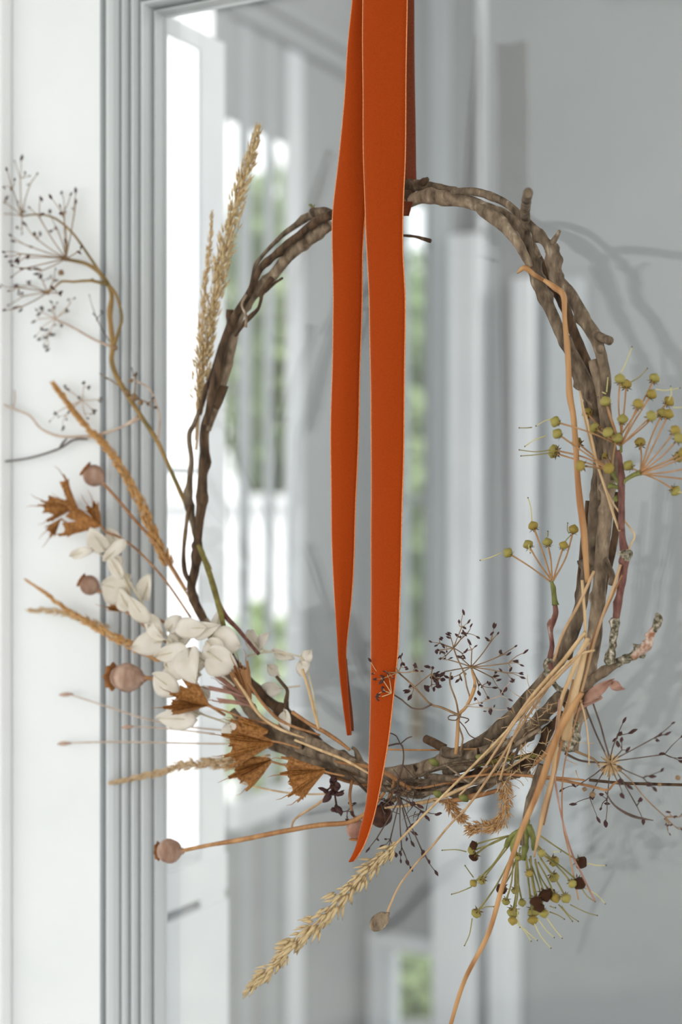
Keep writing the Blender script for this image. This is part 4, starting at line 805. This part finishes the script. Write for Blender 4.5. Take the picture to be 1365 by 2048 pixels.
gp = thing('spent_twig', P(812, 470, -.01), 'thin dark twig end poking out right of the ribbon, below the ring top', 'twig')
obj('stem', tube_px([(770, 470), (806, 471), (830, 473), (848, 478), (862, 482)], [2.5, 2.5, 2.6, 4, 4.5], -.012, 8, 4, .2, 1), 'bark_dark', gp)

def straw(label, path, r, d, m='straw', cat='straw', name='straw'):
    t = obj(name, tube_px(path, r, d, 8, 8, .05, 0), m); t['label'] = label; t['category'] = cat; return t
straw('thick orange stalk running down inside the right side of the ring', [(1089, 560), (1110, 575), (1128, 592), (1130, 636), (1135, 689), (1138, 742), (1140, 790), (1147, 829), (1152, 886), (1155, 942), (1160, 998), (1168, 1060), (1172, 1110), (1176, 1165)], [4, 6, 6, 5, 6, 6, 7, 6, 6, 6, 7, 7, 6, 5], .022, 'straw_orange')
straw('thick orange stalk leaving the picture at the bottom edge', [(1165, 1385), (1140, 1425), (1118, 1466), (1102, 1508), (1085, 1560), (1068, 1605), (1048, 1650), (1030, 1700), (1006, 1771), (977, 1868), (930, 1960), (900, 2055)], [5, 7, 7, 7, 7, 6, 6, 5, 5, 5, 4.5, 4], .040, 'straw_orange')
straw('pale flat stalk hanging beside the thick orange one, ending at the berries', [(1120, 1450), (1112, 1505), (1104, 1562), (1090, 1612), (1078, 1670), (1069, 1714)], [3, 4, 5, 5, 4, 2], .034, 'straw_pink')
straw('short darker stalk between the pale one and the orange one', [(1125, 1480), (1110, 1550), (1096, 1610), (1088, 1650)], [3, 3, 3, 2], .030, 'straw_brown')
straw('thin reddish straw hanging down right of the lower berries', [(1120, 1398), (1111, 1478), (1111, 1558), (1126, 1641), (1146, 1710), (1165, 1750), (1191, 1803)], 1.9, .034, 'leaf_dry')
straw('hair thin straw falling nearly straight to the lower berries', [(1165, 1400), (1150, 1450), (1128, 1540), (1126, 1640), (1140, 1710), (1158, 1800)], 1.4, .030, 'straw_brown')
straw('short curved straw right of the ring foot', [(1162, 1400), (1172, 1440), (1178, 1490), (1179, 1530)], 1.6, .026, 'straw')
straw('long pinkish straw slanting across the lower right of the ring', [(1189, 1142), (1160, 1205), (1127, 1266), (1108, 1322)], [3, 3, 3, 2.5], .030, 'straw_pink')
straw('pale straw end standing upright in the straw bundle', [(1165, 1160), (1168, 1200), (1171, 1240), (1172, 1290)], [3, 3, 3, 2], .026, 'straw')
straw('pinkish straw crossing behind the reddish bare twig', [(1242, 1129), (1226, 1180), (1206, 1232), (1185, 1300), (1164, 1382), (1130, 1480)], [3, 3, 3, 3, 3, 2], .020, 'straw_pink')
straw('second straw crossing just under the pinkish one', [(1245, 1150), (1215, 1215), (1190, 1270), (1170, 1330)], [2, 2.4, 2.4, 2], .018, 'straw_brown')
straw('widest pale straw in the bundle fanning to lower left', [(1172, 1264), (1150, 1292), (1127, 1322), (1095, 1358), (1064, 1394), (1030, 1440), (1002, 1478), (960, 1520)], [4, 4.5, 4.5, 4, 4, 3, 3, 2], .028, 'straw')
straw('straw with a split pale top, fanning lower left below the widest one', [(1177, 1276), (1160, 1310), (1142, 1354), (1124, 1400), (1111, 1480)], [5, 5, 5, 4, 3], .030, 'straw')
straw('thick buff stalk in the middle of the lower right knot', [(1172, 1300), (1162, 1340), (1152, 1379), (1140, 1430), (1133, 1480)], [5, 7, 8, 8, 10], .022, 'straw')
straw('orange brown stalk lying along the lower right of the ring', [(1150, 1360), (1138, 1410), (1118, 1460), (1098, 1500), (1070, 1530)], [5, 6, 6, 5, 3], .016, 'straw_orange')
straw('thin pink straw running parallel to the widest pale one', [(1180, 1285), (1140, 1330), (1090, 1378), (1045, 1424), (1000, 1490), (962, 1546), (920, 1590)], [2, 2.5, 2.5, 2.5, 2.5, 2, 2], .036, 'straw_pink')
straw('thin straw hugging the ring from the knot to the curly plume', [(1165, 1300), (1110, 1362), (1072, 1400), (1038, 1450), (1018, 1502), (1000, 1560)], 2, .024, 'straw')
straw('kinked thin straw outside the ring, right of the ring side', [(1160, 781), (1176, 850), (1196, 930), (1218, 990), (1251, 1042), (1270, 1070), (1262, 1090), (1252, 1118)], 1.8, .016, 'straw')
straw('straight buff straw down the right side behind the large berry sprig', [(1172, 829), (1185, 880), (1196, 930), (1214, 985), (1228, 1030), (1240, 1062)], 2.6, .020, 'straw')
straw('thin straw between the orange stalk and the ring side', [(1160, 781), (1168, 830), (1180, 880), (1190, 920)], 1.6, .012, 'straw')
straw('thin brown straw lying along the bottom of the ring', [(1170, 1560), (1120, 1556), (1060, 1552), (1000, 1548), (950, 1552), (905, 1560)], [2, 2.5, 3, 3, 2.4, 2], .022, 'straw_brown')
straw('bent straw arching over the curly plume to the right', [(1060, 1552), (1120, 1560), (1180, 1572), (1215, 1580), (1228, 1568), (1245, 1560)], [3, 3, 2.6, 2.4, 2, 2], .02, 'straw_brown')
straw('blurred dark straw leaving at the right edge behind the open umbel', [(1180, 1560, -.02), (1240, 1566, -.02), (1300, 1568, -.03), (1375, 1570, -.035)], [3, 3, 3, 3], -.02, 'bark_dark')
straw('thin orange straw lying level from the ribbon to the ring bottom', [(775, 1499), (850, 1500), (920, 1499), (1000, 1496)], 2, .006, 'straw_orange')
straw('pale bent straw hanging below the brown capsules', [(660, 1590), (630, 1612), (598, 1632), (586, 1645), (584, 1664)], [3, 2.5, 2.4, 2.2, 2], .012, 'straw_pink')
straw('very thin pale straw running level from the ring to the lower left', [(660, 1588), (600, 1588), (540, 1580), (480, 1565)], 1.8, -.004, 'straw')
straw('brown straw resting along the top of the ring left of the ribbon', [(585, 1424), (620, 1448), (650, 1464), (680, 1484), (700, 1500)], [4, 4, 4.5, 4, 3], .014, 'straw_brown')
straw('pale straw standing on the ring left of the ribbon', [(605, 1338), (618, 1380), (628, 1420), (638, 1458)], 3, .016, 'straw')
straw('long buff straw lying over the left bottom of the ring', [(460, 1340), (490, 1385), (520, 1430), (560, 1458), (610, 1476)], [2.4, 3, 3.4, 3, 2], .022, 'straw')
straw('second buff straw over the left bottom, right of the long one', [(474, 1338), (500, 1370), (530, 1412), (570, 1446), (640, 1470)], [2.4, 3, 3, 3, 2], .018, 'straw_brown')
straw('buff straw following the ring from the capsules to the ribbon', [(590, 1480), (640, 1500), (690, 1520), (740, 1548)], [2.4, 3, 3, 2], .024, 'straw')
straw('golden straw sweeping from under the ribbon along the lower ring', [(770, 1616), (830, 1608), (880, 1596), (940, 1570), (1000, 1545), (1060, 1510)], [2, 4, 4, 3.4, 3, 2], .016, 'straw')
def wisp(label, path, d, m='dill_pale'):
    t = thing('seed_wisp', P(path[0][0], path[0][1], d), label, 'dried stem')
    obj('stem', tube_px(path, [1.8] * (len(path) - 1) + [1.2], d, 6), m, t)
    e, f = path[-1], path[-2]; obj('seed_head', tube_px([(e[0] + (f[0]-e[0])*.1, e[1]), (e[0] - 8, e[1] + 1), (e[0] - 20, e[1] + 2)], [1.5, 4.5, 1.2], d, 8, 4), 'pod', t)
wisp('thin level stem with a tiny seed head, lowest of the wisps crossing the bead', [(470, 1488), (400, 1487), (300, 1485), (220, 1484), (135, 1486)], -.011)
wisp('thin slanting stem with a tiny seed head, just under the sideways pod', [(460, 1462), (380, 1454), (300, 1440), (220, 1415), (138, 1388)], -.011)
wisp('short rusty wisp between the two long level wisps', [(430, 1468), (380, 1462), (320, 1456), (262, 1453)], -.011)
# fine torn fibres and awns in the lower right knot
for nm, (cx, cy), cnt, sp_, m in (('pale frayed bark fibres on the lower right of the ring', (1072, 1420), 30, 46, 'straw'), ('frayed grass awns where ring and straws cross', (1070, 1500), 40, 56, 'straw'), ('frayed awns above the curly plume', (1020, 1545), 40, 56, 'straw'), ('tangled dark fibres under the ring by the ribbon', (810, 1585), 45, 52, 'dill_dark')):
    gs = []
    for _ in range(cnt):
        x, y = cx + random.gauss(0, sp_ * .6), cy + random.gauss(0, sp_ * .45); a = U(0, 6.28); L = U(14, 42); dd = U(.008, .026)
        gs.append(tube_px([(x, y, dd), (x + math.cos(a) * L * .5 + U(-3, 3), y - math.sin(a) * L * .5, dd + .003), (x + math.cos(a) * L, y - math.sin(a) * L + U(-4, 4), dd + U(-.004, .004))], [1.0, .8, .4], dd, 4, 14))
    o = obj('fibre_tuft', join(*gs), m, kind='stuff'); o['label'] = nm; o['category'] = 'fibres'
